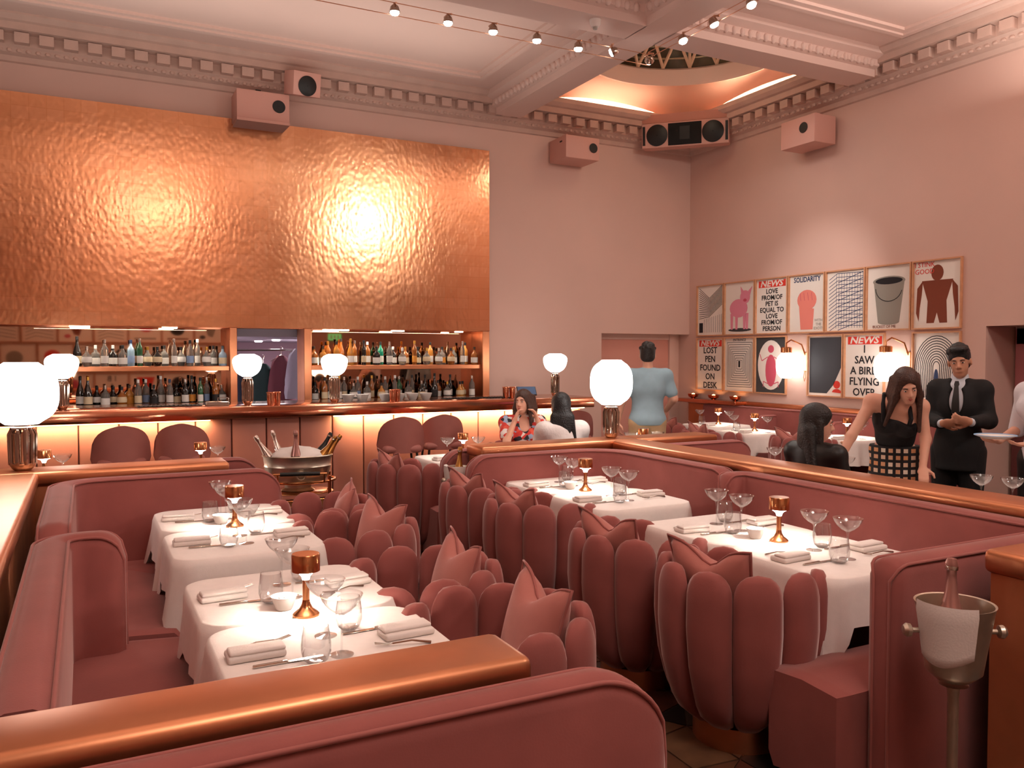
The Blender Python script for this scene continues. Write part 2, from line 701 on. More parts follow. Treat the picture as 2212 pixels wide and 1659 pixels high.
# domed corner bay: cove, lunettes, pendentives, drum and skylight
DX, DY = 6.62, 8.18
X0, X1, Y0, Y1 = BX1, XR - .2, BY1, YB - .2
ZS, ZR, RR = 4.98, 5.36, 1.24
vault = MB()
N = 96
rowsv = []
prof = [(0, 0), (.12, .30), (.3, .58), (.5, .78), (.75, .93), (1, 1)]
for (s, zf) in prof:
    row = []
    for k in range(N):
        a = 2 * PI * k / N
        ca, sa = math.cos(a), math.sin(a)
        tx = ((X1 - DX) if ca > 0 else (X0 - DX)) / ca if abs(ca) > 1e-6 else 1e9
        ty = ((Y1 - DY) if sa > 0 else (Y0 - DY)) / sa if abs(sa) > 1e-6 else 1e9
        t = min(tx, ty)
        bx, by = DX + ca * t, DY + sa * t
        if tx < ty:
            q = (by - (Y0 + Y1) / 2) / ((Y1 - Y0) / 2)
        else:
            q = (bx - (X0 + X1) / 2) / ((X1 - X0) / 2)
        zb = ZS - .04 + .24 * max(0, 1 - q * q) ** .8
        px, py = DX + ca * RR, DY + sa * RR
        row.append((bx + (px - bx) * s, by + (py - by) * s, zb + (ZR - zb) * zf))
    rowsv.append(row)
vault.rings(rowsv, cap0=False, cap1=False)
M_vault = mat('vault_plaster', (226, 180, 160), .8)
struct('vault', vault, M_vault, ceiling, 60)
ln = MB()
ln.box(X0 - .02, XR, YB - .06, YB, 4.9, 5.35)
ln.box(XR - .06, XR, Y0, YB, 4.9, 5.35)
ln.box(X0 - .3, X0, Y0, YB, ZC - .02, 5.4)
ln.box(X0, XR, Y0 - .3, Y0, ZC - .02, 5.4)
struct('lunette', ln, M_vault, ceiling)
dr = MB()
dr.lathe([(RR + .03, ZR - .02), (RR, ZR - .03), (RR - .015, ZR), (RR - .015, 5.54), (RR + .02, 5.57), (RR + .12, 5.57), (RR + .12, 5.36), (RR + .03, ZR - .02)], 64, (DX, DY, 0), cap=False)
struct('drum_ring', dr, M_ceil, ceiling)
mg = mat('night_glazing', (58, 54, 44), .15, noise=.5, nscale=3)
w1 = struct('window_1', MB().lathe([(1.62, 5.5), (1.55, 6.2), (1.1, 6.8), (.02, 6.95)], 48, (DX, DY, 0), cap=False), mg)
mgb = mat('glazing_bar', (120, 108, 92), .6)
for z, r in ((5.66, 1.59), (5.82, 1.575), (5.98, 1.56), (6.14, 1.545)):
    struct('glazing_bar', MB().tube([(DX + r * math.cos(a * PI / 24), DY + r * math.sin(a * PI / 24), z) for a in range(49)], .016, 5), mgb, w1)
ms = mat('skylight_timber', (214, 176, 150), .6)
nd = 22
for k in range(nd):
    a = 2 * PI * k / nd
    b = 2 * PI * (k + .5) / nd
    lo = (DX + 1.28 * math.cos(a), DY + 1.28 * math.sin(a), 5.58)
    for bb in ((b, b - 2 * PI / nd) if k % 3 else (b, a, b - 2 * PI / nd)):
        hi = (DX + 1.16 * math.cos(bb), DY + 1.16 * math.sin(bb), 5.98)
        struct('strut', MB().tube([lo, hi], .022, 6), ms, w1)
struct('upper_ring', MB().tube([(DX + 1.16 * math.cos(a * PI / 24), DY + 1.16 * math.sin(a * PI / 24), 6.0) for a in range(49)], .03, 6), ms, w1)
# warm bulbs lying in the cove behind the cornice lip
bulbm = MB().sphere((0, 0, 0), .016, n=8, m=5).mesh('cove_bulb', emit_mat('cove_bulb_glow', (255, 196, 130), 60))
gcove = 'warm bulbs in the cove'
for k in range(8):
    o = link('cove_bulb', bulbm)
    o.location = (X0 + .2 + k * .33, YB - .12, 5.075)
    tag(o, 'tiny warm bulb glowing in the cove above back wall cornice', 'bulb', gcove)
    o = link('cove_bulb', bulbm)
    o.location = (XR - .12, Y0 + .2 + k * .36, 5.075)
    tag(o, 'tiny warm bulb glowing in the cove above right wall cornice', 'bulb', gcove + ' on the right')
CW = (1, .74, .52)
light('cove_strip_light', 'AREA', ((X0 + XR) / 2 - .1, YB - .14, 5.085), 30, CW, 2.6, rot=(PI - .35, 0, 0), size_y=.06)
light('cove_strip_light', 'AREA', (XR - .14, (Y0 + YB) / 2 - .1, 5.085), 30, CW, .06, rot=(PI, .35, 0), size_y=2.6)
light('dome_strut_light', 'POINT', (DX, DY, 5.3), 10, CW, .3)

# ---------------------------------------------------------------- copper wall panel and bar niche
cp = thing('copper_wall_panel', 'huge glowing copper leaf wall panel above the bar', 'wall panel', (0, YB, 1.95))
L = local((0, YB, 1.95))
xs = [4.79, 2.515, .24, -2.0, -5.0]
for a, b in zip(xs[:-1], xs[1:]):
    part('copper_sheet', MB().box(b, a, YB - .035 + .001 * xs.index(a), YB, 1.945, 4.325, M=L), M_leaf, cp)
for a, b in ((1.48, 1.56), (2.33, 2.42), (4.69, 4.79)):
    part('copper_post', MB().rbox(a, b, YB - .035, YB + .34, 1.04, 1.943, .004, 1, M=L), M_copper, cp)
part('soffit', MB().box(XL, 4.69, YB, YB + .36, 1.94, 1.96, M=L), M_copper, cp)
# mirrors at the back of the niche
for i, (a, b, lab) in enumerate(((XL, 1.48, 'bronze tinted mirror behind the bottles left of the serving hatch'), (2.42, 4.69, 'bronze tinted mirror behind the bottles right of the serving hatch'))):
    o = tag(link('bar_mirror', MB().box(a, b, YB + .33, YB + .345, 1.0, 1.96).mesh('bar_mirror', M_mirror, 0)), lab, 'mirror')
for i, (a, b, lab) in enumerate(((XL, 1.478, 'thin copper bottle shelf left of the serving hatch'), (2.422, 4.688, 'thin copper bottle shelf right of the serving hatch'))):
    o = tag(link('bottle_shelf', MB().rbox(a, b, YB + .02, YB + .325, 1.445, 1.50, .004, 1).mesh('bottle_shelf', M_copper)), lab, 'shelf')
struct('back_counter', MB().box(XL, 4.79, YB - .02, YB + .36, 1.0, 1.06), mat('counter_dark', (54, 36, 30), .3), wall_back)
# back room seen through the hatch
br_ = MB()
br_.box(0.9, 4.6, 15, 15.04, 0, 2.4).box(.86, .9, YB + .36, 15, 0, 2.4).box(4.6, 4.64, YB + .36, 15, 0, 2.4)
struct('wall_hatch_room', br_, mat('hatch_room_wall', (158, 122, 132), .7))
struct('ceiling_hatch_room', MB().box(.9, 4.6, YB + .37, 15, 1.85, 2.0), mat('hatch_room_ceiling', (178, 160, 172), .7))
light('hatch_room_light', 'AREA', (2.6, 13.2, 1.84), 18, (.95, .92, 1.0), .8, rot=(0, 0, 0))
light('hatch_room_light', 'POINT', (3.5, 12.4, 1.3), 45, (.95, .92, 1.0), .1)  # unseen fill lamp added to brighten the room behind the hatch
light('hatch_room_light', 'POINT', (1.1, 11.4, 1.3), 18, (.95, .92, 1.0), .1)  # second unseen fill lamp added for the hatch room
hm = [mat('coat_%s' % n, c, .85, bump=.2, bscale=20) for n, c in (('grey', (176, 168, 178)), ('plum', (112, 58, 66)), ('navy', (40, 44, 60)), ('green', (34, 52, 50)), ('pale_blue', (176, 190, 210)))]
hang = (('grey shirt hanging beside the serving hatch door', 0, 2.72, 12.0, 1.72), ('plum coat hanging in the hatch room', 1, 2.52, 12.2, 1.62), ('dark green coat hanging in the hatch room', 3, 2.28, 12.3, 1.5), ('pale blue shirt hanging at the right of the hatch room', 4, 2.98, 11.9, 1.7), ('navy coat hanging at the left of the hatch room', 2, 1.85, 12.2, 1.42))
for lab, ci, hx, hy, hz in hang:
    t = thing('hanging_coat', lab, 'coat', (hx, hy, hz - .75))
    rows = []
    for i in range(9):
        z = .75 - i * .09
        w = (.05, .13, .16, .17, .17, .18, .19, .2, .2)[i]
        rows.append([(w * math.cos(a) * (1 + .08 * math.sin(5 * a + i)), .07 * math.sin(a) * (1 + .2 * math.sin(4 * a)), z) for a in [2 * PI * q / 20 for q in range(20)]])
    part('coat_body', MB().rings(rows), hm[ci], t)
    part('hanger', MB().tube([(0, 0, .75), (0, 0, .82), (.02, 0, .86), (0, 0, .88)], .006, 6).tube([(-.15, 0, .67), (0, 0, .76), (.15, 0, .67)], .007, 6), M_steel, t)
t = thing('coat_rail', 'steel rail carrying the hanging coats in the hatch room', 'rail', (2.4, 12.1, 1.7))
part('rail', MB().tube([(-1.5, 0, 0), (1.8, 0, 0)], .015, 8), M_steel, t)
for lx, ly, lab in ((2.45, 12.2, 'right recessed ceiling lamp in the hatch room'), (2.42, 13.4, 'left recessed ceiling lamp in the hatch room')):
    tag(link('ceiling_lamp', MB().lathe([(.05, 0), (.06, .01), (.06, .02)], 16, (lx, ly, 1.83)).mesh('ceiling_lamp', M_bulb)), lab, 'lamp')

# small down-lights under the niche soffit
for k, (x, w, lab) in enumerate(((-.05, .10, 'left'), (2.75, .16, 'second'), (3.55, .08, 'third'), (4.4, .05, 'right'), (.85, .08, 'first'))):
    tag(link('niche_light', MB().rbox(x - w, x + w, YB + .06, YB + .12, 1.925, 1.939, .003, 1).mesh('niche_light', emit_mat('niche_glow', (255, 226, 196), 16))), '%s slim light under the soffit above the bar bottles' % lab, 'light')
light('niche_strip_light', 'AREA', (.4, YB + .1, 1.92), 5, (1, .86, .72), 1.8, rot=(0, 0, 0), size_y=.06)
light('niche_strip_light', 'AREA', (3.55, YB + .1, 1.92), 6, (1, .86, .72), 2.1, rot=(0, 0, 0), size_y=.06)
# ---------------------------------------------------------------- tulip armchairs
def chair_radius(z):
    pts = [(.10, .20), (.14, .255), (.22, .30), (.36, .335), (.52, .352), (.66, .35), (.80, .335)]
    for (z0, r0), (z1, r1) in zip(pts[:-1], pts[1:]):
        if z <= z1:
            return r0 + (r1 - r0) * (z - z0) / (z1 - z0)
    return pts[-1][1]


def petal_mesh(ztop, z0=.10, hw=.5, name='petal', bulge=.038):
    """one upholstered petal centred on the +X direction; hw = half angle"""
    rows = []
    nr, nu = 18, 7
    cap = .11
    for i in range(nr + 1):
        v = i / nr
        z = z0 + (ztop - z0) * (1 - (1 - v) ** 1.5)
        dz = z - (ztop - cap)
        o = 1.0 if dz <= 0 else max(0.02, (1 - min(1, dz / cap) ** 2.4) ** (1 / 2.4))
        if z < z0 + .04:
            o *= .9 + .1 * (z - z0) / .04
        R = chair_radius(z) - .035
        row = []
        for k in range(nu):
            u = -1 + 2 * k / (nu - 1)
            bl = max(0.0, 1 - abs(u) ** 2.6) ** .5
            a = hw * .985 * u * o
            r = R + .004 + bulge * bl * (o ** .6) * (1 if o > .03 else .2)
            row.append((r * math.cos(a), r * math.sin(a), z))
        for k in range(nu):
            u = 1 - 2 * k / (nu - 1)
            bl = max(0.0, 1 - abs(u) ** 2.6) ** .5
            a = hw * .985 * u * o
            r = R - .004 - .028 * bl * (o ** .6)
            row.append((r * math.cos(a), r * math.sin(a), z))
        rows.append(row)
    return MB().rings(rows).mesh(name, M_velvet, 70)


PET_N = 10
PW = PI / PET_N
pet_tall = petal_mesh(.765, hw=PW)
pet_side = petal_mesh(.74, hw=PW)
pet_low = petal_mesh(.40, hw=PW)
t = thing('tulip_armchair', 'rose velvet tulip armchair', 'armchair')
for k in range(PET_N):
    a = 2 * PI * (k + .5) / PET_N
    d = abs((a + PI) % (2 * PI) - PI)
    me = pet_low if d < .55 else (pet_side if d < 1.3 else pet_tall)
    o = link('petal', me, t)
    o.rotation_euler = (0, 0, a)
part('seat', MB().lathe([(.02, .32), (.26, .32), (.285, .36), (.285, .40), (.26, .43), (.15, .445), (.0, .45)], 32), M_velvet, t)
part('base', MB().lathe([(.19, 0), (.19, .10), (.10, .115)], 32), M_copper, t, 'round copper plinth')
CHAIR = Proto(t)


def pillow_mesh():
    rows = []
    n = 12
    s = .215
    top, bot = [], []
    for j in range(n + 1):
        v = -1 + 2 * j / n
        ra, rb = [], []
        for i in range(n + 1):
            u = -1 + 2 * i / n
            e = max(0, (1 - abs(u) ** 2.2) * (1 - abs(v) ** 2.2)) ** .5
            pin = 1 - .10 * (1 - u * u) * (v * v) - 0
            pin2 = 1 - .10 * (1 - v * v) * (u * u)
            x = s * u * pin2
            z = s * v * pin
            if v > 0:
                z -= .075 * (v ** 2) * math.exp(-(u / .38) ** 2)
            th = .075 * e
            ra.append((x, -th, z + s))
            rb.append((x, th, z + s))
        top.append(ra)
        bot.append(rb)
    mb = MB()
    mb.rings(top, closed=False, cap0=False, cap1=False)
    mb.rings([r[::-1] for r in bot], closed=False, cap0=False, cap1=False)
    me = mb.mesh('cushion_body', M_velvet2, 70)
    bm = bmesh.new()
    bm.from_mesh(me)
    bmesh.ops.remove_doubles(bm, verts=bm.verts[:], dist=.0005)
    bmesh.ops.recalc_face_normals(bm, faces=bm.faces[:])
    bm.to_mesh(me)
    bm.free()
    rim = [p for p in top[0]] + [r[-1] for r in top[1:]] + [p for p in reversed(top[-1][:-1])] + [r[0] for r in reversed(top[1:-1])]
    rim.append(rim[0])
    pip = MB().tube(rim, .006, 6, cap=False).mesh('piping', M_piping, 80)
    return me, pip


pm, pp = pillow_mesh()
t = thing('throw_cushion', 'blush velvet throw cushion', 'cushion')
o1 = link('cushion_body', pm, t)
o2 = link('piping', pp, t)
for o in (o1, o2):
    o.rotation_euler = (math.radians(-14), 0, 0)
CUSH = Proto(t)
NCH = 0


def place_chair(x, y, rz, label, clabel, group='tulip armchairs', cush=True):
    """rz = direction the open front faces"""
    CHAIR.put((x, y, 0), rz, label, group)
    if cush:
        d = Vector((math.cos(rz), math.sin(rz)))
        CUSH.put((x - d.x * .10, y - d.y * .10, .435), rz + PI / 2 + random.uniform(-.25, .25), clabel, 'cushions in the tulip armchairs')


# ---------------------------------------------------------------- benches
def sweep_back(pts, rad, ztop, thick=.14, z0=.08, endr=.16, e0=True, e1=True):
    path = resample(arc_path(pts, rad, 8), .018)
    fr = path_frames(path)
    Ltot = fr[-1][2]
    rows = []
    pip = []
    h = thick / 2

    def station(p, n, zt, k=1.0):
        sec = [(-h * k, z0), (-h * k, z0 + .3), (-h * k, zt - .05), (-h * k * .8, zt - .015), (-h * k * .35, zt), (h * k * .35, zt), (h * k * .8, zt - .015), (h * k, zt - .05), (h * k, z0 + .3), (h * k, z0)]
        return [(p.x + n.x * a, p.y + n.y * a, z) for a, z in sec]
    for (p, n, s) in fr:
        zt = ztop
        for use, q in ((e0, s), (e1, Ltot - s)):
            if use and q < endr:
                zt = min(zt, ztop - endr + math.sqrt(max(0, endr ** 2 - (endr - q) ** 2)))
        k = 1.0
        for use, q in ((e0, s), (e1, Ltot - s)):
            if use and q < .05:
                k = min(k, .55 + .45 * math.sqrt(max(0, 1 - (1 - q / .05) ** 2)))
        rows.append(station(p, n, zt, k))
        pip.append((p, n, zt, k))
    mb = MB().rings(rows)
    pipes = []
    for sgn in (-1, 1):
        pts3 = [(p.x + n.x * h * k * .86 * sgn, p.y + n.y * h * k * .86 * sgn, zt - .012) for p, n, zt, k in pip]
        if e0:
            pts3 = [(pts3[0][0], pts3[0][1], z0 + .02)] + pts3
        if e1:
            pts3 = pts3 + [(pts3[-1][0], pts3[-1][1], z0 + .02)]
        pipes.append(MB().tube(pts3, .006, 6))
    return mb, pipes


def sweep_seat(pts, rad, off, depth=.44, z0=.0, z1=.42):
    path = resample(arc_path(pts, rad, 8), .06)
    fr = path_frames(path)
    rows = []
    for (p, n, s) in fr:
        a, b = (off, off + depth) if off > 0 else (off - depth, off)
        sec = [(a, z0 + .08), (a, z1), ((a + b) / 2, z1 + .012), (b - .03, z1), (b, z1 - .03), (b, z0 + .08), (b - .03, z0 + .02)] if off > 0 else \
              [(b, z0 + .08), (b, z1), ((a + b) / 2, z1 + .012), (a + .03, z1), (a, z1 - .03), (a, z0 + .08), (a + .03, z0 + .02)]
        rows.append([(p.x + n.x * q, p.y + n.y * q, z) for q, z in sec])
    for e in (0, -1):
        r0, r1 = rows[e], rows[1 if e == 0 else -2]
        cx, cy, cz = (sum(p[i] for p in r0) / len(r0) for i in range(3))
        soft = [(cx + (p[0] - cx) * .9, cy + (p[1] - cy) * .9, cz + (p[2] - cz) * .93) for p in r0]
        mid = [tuple(p[i] + (q[i] - p[i]) * .6 for i in range(3)) for p, q in zip(r0, r1)]
        if e == 0:
            rows[0:1] = [soft, mid]
        else:
            rows[-1:] = [mid, soft]
    return MB().rings(rows)


def bench(label, pts, rad, side, ztop=.91, depth=.44, e0=True, e1=True, seat_pts=None, endr=.16, name='banquette_bench', group=None, thick=.14):
    loc = (pts[0][0], pts[0][1], 0)
    t = thing(name, label, 'banquette', loc, 0, group)
    Lm = local(loc)
    mb, pipes = sweep_back(pts, rad, ztop, e0=e0, e1=e1, endr=endr, thick=thick)
    b = MB().add(mb.v, mb.f, Lm)
    bo = part('backrest', b, M_velvet, t, smooth=50)
    for p in pipes:
        part('piping', MB().add(p.v, p.f, Lm), M_piping, bo, smooth=80)
    s = sweep_seat(seat_pts or pts, max(.05, rad * .5), side * .06, depth)
    part('seat', MB().add(s.v, s.f, Lm), M_velvet, t, smooth=50)
    return t


RB_A = bench('curved rose velvet corner banquette behind the far right pair of tables', [(2.40, 5.36), (3.60, 5.36), (3.60, 3.95)], .34, -1)
RB_B = bench('rose velvet banquette behind the near right pair of tables', [(3.42, 3.86), (3.60, 3.86), (3.60, 1.96), (2.46, 1.96)], .14, -1, endr=.06, depth=.36, seat_pts=[(3.60, 3.86), (3.60, 1.96), (2.34, 1.96)])
LB_A = bench('rose velvet corner banquette beside the far left tables', [(1.09, 5.36), (-.13, 5.36), (-.13, 3.86)], .20, 1)
LB_B = bench('rose velvet winged banquette beside the near left tables', [(.13, 3.70), (-.13, 3.74), (-.13, 1.90)], .16, 1, endr=.10, e1=False, seat_pts=[(-.13, 3.80), (-.13, 1.90)])
FB = bench('rose velvet banquette back in the front left corner', [(-.75, 1.525), (1.165, 1.525)], .1, -1, ztop=.925, endr=.20, thick=.10)
BB = bench('rose velvet banquette behind the ledge where the woman in white sits', [(2.40, 5.84), (3.78, 5.84)], .1, 1, ztop=.90)
BL = bench('rose velvet banquette beyond the far left copper ledge', [(-.5, 5.84), (1.05, 5.84)], .1, 1, ztop=.93)
RP = bench('rose velvet banquette facing us beyond the centre globe lamp', [(4.0, 5.36), (5.02, 5.36)], .1, -1, ztop=.91)
RS = bench('rose velvet banquette on the far side of the right ledge', [(4.06, 4.80), (4.06, 1.6)], .1, 1, ztop=.90, e0=False)
RW = bench('rose velvet banquette along the poster wall', [(8.02, 9.4), (8.02, 5.5)], .1, -1, ztop=.93, e0=False)
for i, (yy, lab) in enumerate(((6.85, 'velvet divider wing on the poster wall banquette beside the standing woman'), (8.0, 'velvet divider wing between the two far poster wall tables'))):
    t = thing('bench_divider', lab, 'divider', (7.66, yy, 0))
    r = sweep_back([(0, 0), (.3, 0)], .05, .85, thick=.08, endr=.1, e1=False)
    part('divider_panel', r[0], M_velvet, t, smooth=50)
    for p in r[1]:
        part('piping', p, M_piping, t, smooth=80)


# ---------------------------------------------------------------- copper partitions
def partition(label, segs, zt=.95, loc=None):
    loc = loc or (segs[0][0], segs[0][2], 0)
    t = thing('copper_partition', label, 'partition', loc)
    Lm = local(loc)
    for (x0, x1, y0, y1) in segs:
        part('ledge', MB().rbox(x0, x1, y0, y1, zt - .085, zt, .024, 3, M=Lm), M_copper, t, 'rounded copper ledge')
        part('panel', MB().box(x0 + .02, x1 - .02, y0 + .02, y1 - .02, 0.0, zt - .085, M=Lm), M_copper_panel, t)
    return t


partition('copper topped partition around the left tables carrying a globe lamp', [(-.66, -.25, 1.80, 5.45), (-.66, .80, 5.45, 5.745), (-.66, .88, 1.60, 1.80)])
partition('copper topped partition around the right tables carrying the centre globe lamp', [(3.69, 3.97, 1.80, 5.45), (2.56, 3.97, 5.45, 5.745)])
partition('copper topped partition at the right edge beside the ice bucket', [(2.77, 3.97, 1.58, 1.80)])
partition('short copper ledge right of the centre globe lamp', [(3.975, 4.78, 5.45, 5.745)])
partition('copper topped ledge behind the poster wall banquette', [(8.10, 8.178, 5.4, 9.95)], zt=.985)


# ---------------------------------------------------------------- tables and cloths
def rounded_rect(hx, hy, r, n=72):
    pts = []
    cs = [(hx - r, hy - r, 0), (-(hx - r), hy - r, PI / 2), (-(hx - r), -(hy - r), PI), (hx - r, -(hy - r), 1.5 * PI)]
    per = 7
    raw = []
    for cx, cy, a0 in cs:
        for k in range(per):
            a = a0 + (PI / 2) * k / (per - 1)
            raw.append((cx + r * math.cos(a), cy + r * math.sin(a), math.cos(a), math.sin(a)))
    out = []
    m = len(raw)
    for i in range(m):
        p, q = raw[i], raw[(i + 1) % m]
        d = math.hypot(q[0] - p[0], q[1] - p[1])
        ns = max(1, int(d / .03))
        for k in range(ns):
            f = k / ns
            nx, ny = p[2] + (q[2] - p[2]) * f, p[3] + (q[3] - p[3]) * f
            l = math.hypot(nx, ny) or 1
            out.append((p[0] + (q[0] - p[0]) * f, p[1] + (q[1] - p[1]) * f, nx / l, ny / l))
    return out


def cloth_mesh(hx, hy, r, zt, hang=.22, corner=.15, amp=.012, seed=0):
    o = rounded_rect(hx, hy, r)
    rnd = random.Random(seed)
    ph = [rnd.uniform(0, 6.28) for _ in range(3)]
    rows = []
    for s in (.02, .5, .9, .975):
        rows.append([(x * s, y * s, zt) for x, y, nx, ny in o])
    rows.append([(x * .995, y * .995, zt - .003) for x, y, nx, ny in o])
    K = 9
    for i in range(1, K + 1):
        tt = i / K
        row = []
        for j, (x, y, nx, ny) in enumerate(o):
            c = (abs(nx * ny) * 2) ** 1.3
            a = math.atan2(y / hy, x / hx)
            Lh = hang + corner * c + .008 * math.sin(3 * a + ph[2])
            w = amp * tt * (math.sin(9 * a + ph[0]) + .6 * math.sin(15 * a + ph[1])) * (.4 + 1.3 * c)
            fold = .03 * c * tt * math.sin(a * 22 + ph[1])
            off = .006 + .014 * tt + .03 * c * tt + w + fold
            row.append((x + nx * off, y + ny * off, zt - .003 - Lh * tt - .004))
        rows.append(row)
    return MB().rings(rows, cap1=False, cap0=True).mesh('tablecloth', M_linen, 60)


ZT = .71


def table_proto(hx, hy):
    t = thing('pedestal_table', 'square pedestal table', 'table')
    part('tabletop', MB().rbox(-hx, hx, -hy, hy, ZT - .03, ZT, .01, 1), M_wood, t)
    part('column', MB().lathe([(.035, .03), (.035, ZT - .03)], 16), M_black, t)
    part('foot', MB().lathe([(.22, 0), (.22, .015), (.05, .035)], 24), M_black, t)
    return Proto(t)


TP = table_proto(.30, .28)
CL = [cloth_mesh(.345, .325, .10, ZT + .006, .20, .15, seed=s) for s in range(3)]
ROUND = cloth_mesh(.36, .36, .35, ZT + .006, .25, .0, amp=.02, seed=9)
NTAB = 0


def table(x, y, where, rz=0, round_=False, pre='table '):
    global NTAB
    TP.put((x, y, 0), rz, ('pedestal table under the white cloth ' + where) if pre else ('pedestal of the ' + where), 'clothed tables')
    o = link('tablecloth', ROUND if round_ else CL[NTAB % 3])
    o.location = (x, y, 0)
    o.rotation_euler = (0, 0, rz)
    NTAB += 1
    tag(o, 'white linen tablecloth on the ' + pre + where, 'tablecloth', 'white tablecloths')


# ---------------------------------------------------------------- tableware
def coupe_proto():
    t = thing('coupe_glass', 'coupe glass', 'glass')
    prof = [(.0, .122), (.010, .124), (.028, .134), (.046, .150), (.058, .168), (.064, .184), (.0625, .184), (.0565, .1685), (.0445, .1515), (.027, .1365), (.010, .1275), (.0, .126)]
    part('bowl', MB().lathe(prof, 40, cap=False), M_glass, t, smooth=80)
    part('stem', MB().lathe([(.0045, .006), (.0035, .02), (.0033, .09), (.005, .115), (.010, .123)], 10, cap=False), M_glass, t, smooth=80)
    part('foot', MB().lathe([(.0, .0), (.036, .0), (.036, .002), (.012, .005), (.0, .007)], 28, cap=False), M_glass, t, smooth=80)
    return Proto(t)


def tumbler_proto():
    t = thing('stemless_glass', 'stemless glass', 'glass')
    prof = [(.0, .0), (.022, .0), (.036, .012), (.0435, .035), (.0435, .06), (.037, .11), (.0355, .11), (.042, .06), (.042, .036), (.034, .014), (.02, .005), (.0, .005)]
    part('bowl', MB().lathe(prof, 32, cap=False), M_glass, t, smooth=80)
    part('thick_base', MB().lathe([(.0, .002), (.026, .003), (.033, .011), (.026, .012), (.0, .009)], 24, cap=False), M_glass, t, smooth=80)
    return Proto(t)


def napkin_proto():
    t = thing('folded_napkin', 'folded napkin', 'napkin')
    part('napkin_roll', MB().rbox(-.085, .085, -.045, .045, 0, .022, .009, 3), M_napkin, t, smooth=60)
    part('napkin_fold', MB().rbox(-.08, .083, -.041, .026, .0205, .034, .007, 3), M_napkin, t, smooth=60)
    return Proto(t)


def knife_proto():
    t = thing('table_knife', 'table knife', 'knife')
    part('blade', MB().rbox(0, .11, -.008, .008, .001, .004, .0015, 1), M_steel, t)
    part('handle', MB().rbox(-.10, 0, -.006, .006, .0, .009, .003, 2), M_steel, t)
    return Proto(t)


def fork_proto():
    t = thing('table_fork', 'table fork', 'fork')
    part('handle', MB().tube([(-.09, 0, .004), (-.03, 0, .014), (.03, 0, .008)], [.005, .003, .003], 6), M_steel, t)
    mb = MB()
    for k in (-1, 0, 1):
        mb.tube([(.03, 0, .008), (.045, k * .007, .006), (.085, k * .007, .012)], .0016, 5)
    part('tines', mb, M_steel, t)
    return Proto(t)


def bowl_proto():
    t = thing('sugar_bowl', 'sugar bowl', 'bowl')
    part('bowl_body', MB().lathe([(.0, .0), (.026, .0), (.030, .006), (.046, .05), (.043, .05), (.027, .01), (.0, .008)], 28, cap=False), M_porcelain, t, smooth=60)
    part('sugar_cubes', MB().box(-.02, -.005, -.015, 0, .03, .042).box(.002, .017, -.008, .007, .03, .042).box(-.012, .003, .004, .018, .03, .043), M_porcelain, t)
    return Proto(t)


def table_lamp_proto():
    t = thing('table_lamp', 'copper table lamp', 'lamp')
    part('base', MB().lathe([(.046, 0), (.046, .006), (.040, .012), (.024, .024), (.015, .04), (.012, .055)], 28), M_copper_lamp, t)
    part('stem', MB().lathe([(.012, .055), (.012, .125)], 16), M_copper_lamp, t)
    part('diffuser', MB().lathe([(.012, .125), (.015, .138), (.026, .149), (.044, .155), (.0445, .158)], 28), M_lampglow, t, 'glowing white diffuser')
    part('shade', MB().lathe([(.045, .158), (.0485, .156), (.0485, .212), (.046, .216), (.0, .216)], 32, cap=False), M_copper_lamp, t, 'copper drum shade')
    return Proto(t)


COUPE, TUMB, NAP, KNIFE, FORK, BOWL, TLAMP = coupe_proto(), tumbler_proto(), napkin_proto(), knife_proto(), fork_proto(), bowl_proto(), table_lamp_proto()
Z0 = ZT + .0065


def setting(cx, cy, sgn, where, parts='nktcf', jit=0.0):
    """guest at side sgn (-1: low X side facing +X)"""
    rz = 0 if sgn < 0 else PI

    def P(a, b):
        return (cx - sgn * -1 * a * -1 if False else cx + (a if sgn < 0 else -a), cy + (b if sgn < 0 else -b), Z0)
    side = where
    if 'n' in parts:
        NAP.put(P(-.235, .01), rz + random.uniform(-.12, .12), 'folded white napkin ' + side, 'folded napkins')
    if 'k' in parts:
        KNIFE.put(P(-.16, -.085), rz + random.uniform(-.05, .05), 'steel knife ' + side, 'table knives')
    if 'f' in parts:
        FORK.put(P(-.19, .10), rz + random.uniform(-.3, .3), 'steel fork ' + side, 'table forks')
    if 't' in parts:
        TUMB.put(P(-.085, -.125), 0, 'stemless water glass ' + side, 'stemless glasses')
    if 'c' in parts:
        COUPE.put(P(.0, -.095), 0, 'champagne coupe ' + side, 'coupe glasses')
# ---------------------------------------------------------------- the two main groups of tables
LX, RX = .675, 2.995
LY = (4.86, 4.20, 3.20, 2.53)
RY = (4.99, 4.33, 3.33, 2.66)
LN = ('rearmost left row table', 'left row table second from the bar', 'left row table third from the bar', 'nearest left row table')
RN = ('rearmost right row table', 'right row table second from the bar', 'right row table third from the bar', 'nearest right row table')
for i in range(4):
    table(LX, LY[i], LN[i], pre='')
    setting(LX, LY[i], -1, 'on the bench side of the ' + LN[i])
    setting(LX, LY[i], 1, 'on the armchair side of the ' + LN[i])
    place_chair(LX + .545, LY[i] + (.02, .0, .02, -.02)[i], PI + (.0, .1, -.05, .05)[i], 'tulip armchair at the ' + LN[i], 'cushion in the armchair at the ' + LN[i])
    table(RX, RY[i], RN[i], pre='')
    setting(RX, RY[i], -1, 'on the armchair side of the ' + RN[i])
    setting(RX, RY[i], 1, 'on the bench side of the ' + RN[i])
    place_chair(RX - .54, RY[i] + (.1, .06, .05, .0)[i], (.0, .1, -.05, .12)[i], 'tulip armchair at the ' + RN[i], 'cushion in the armchair at the ' + RN[i])
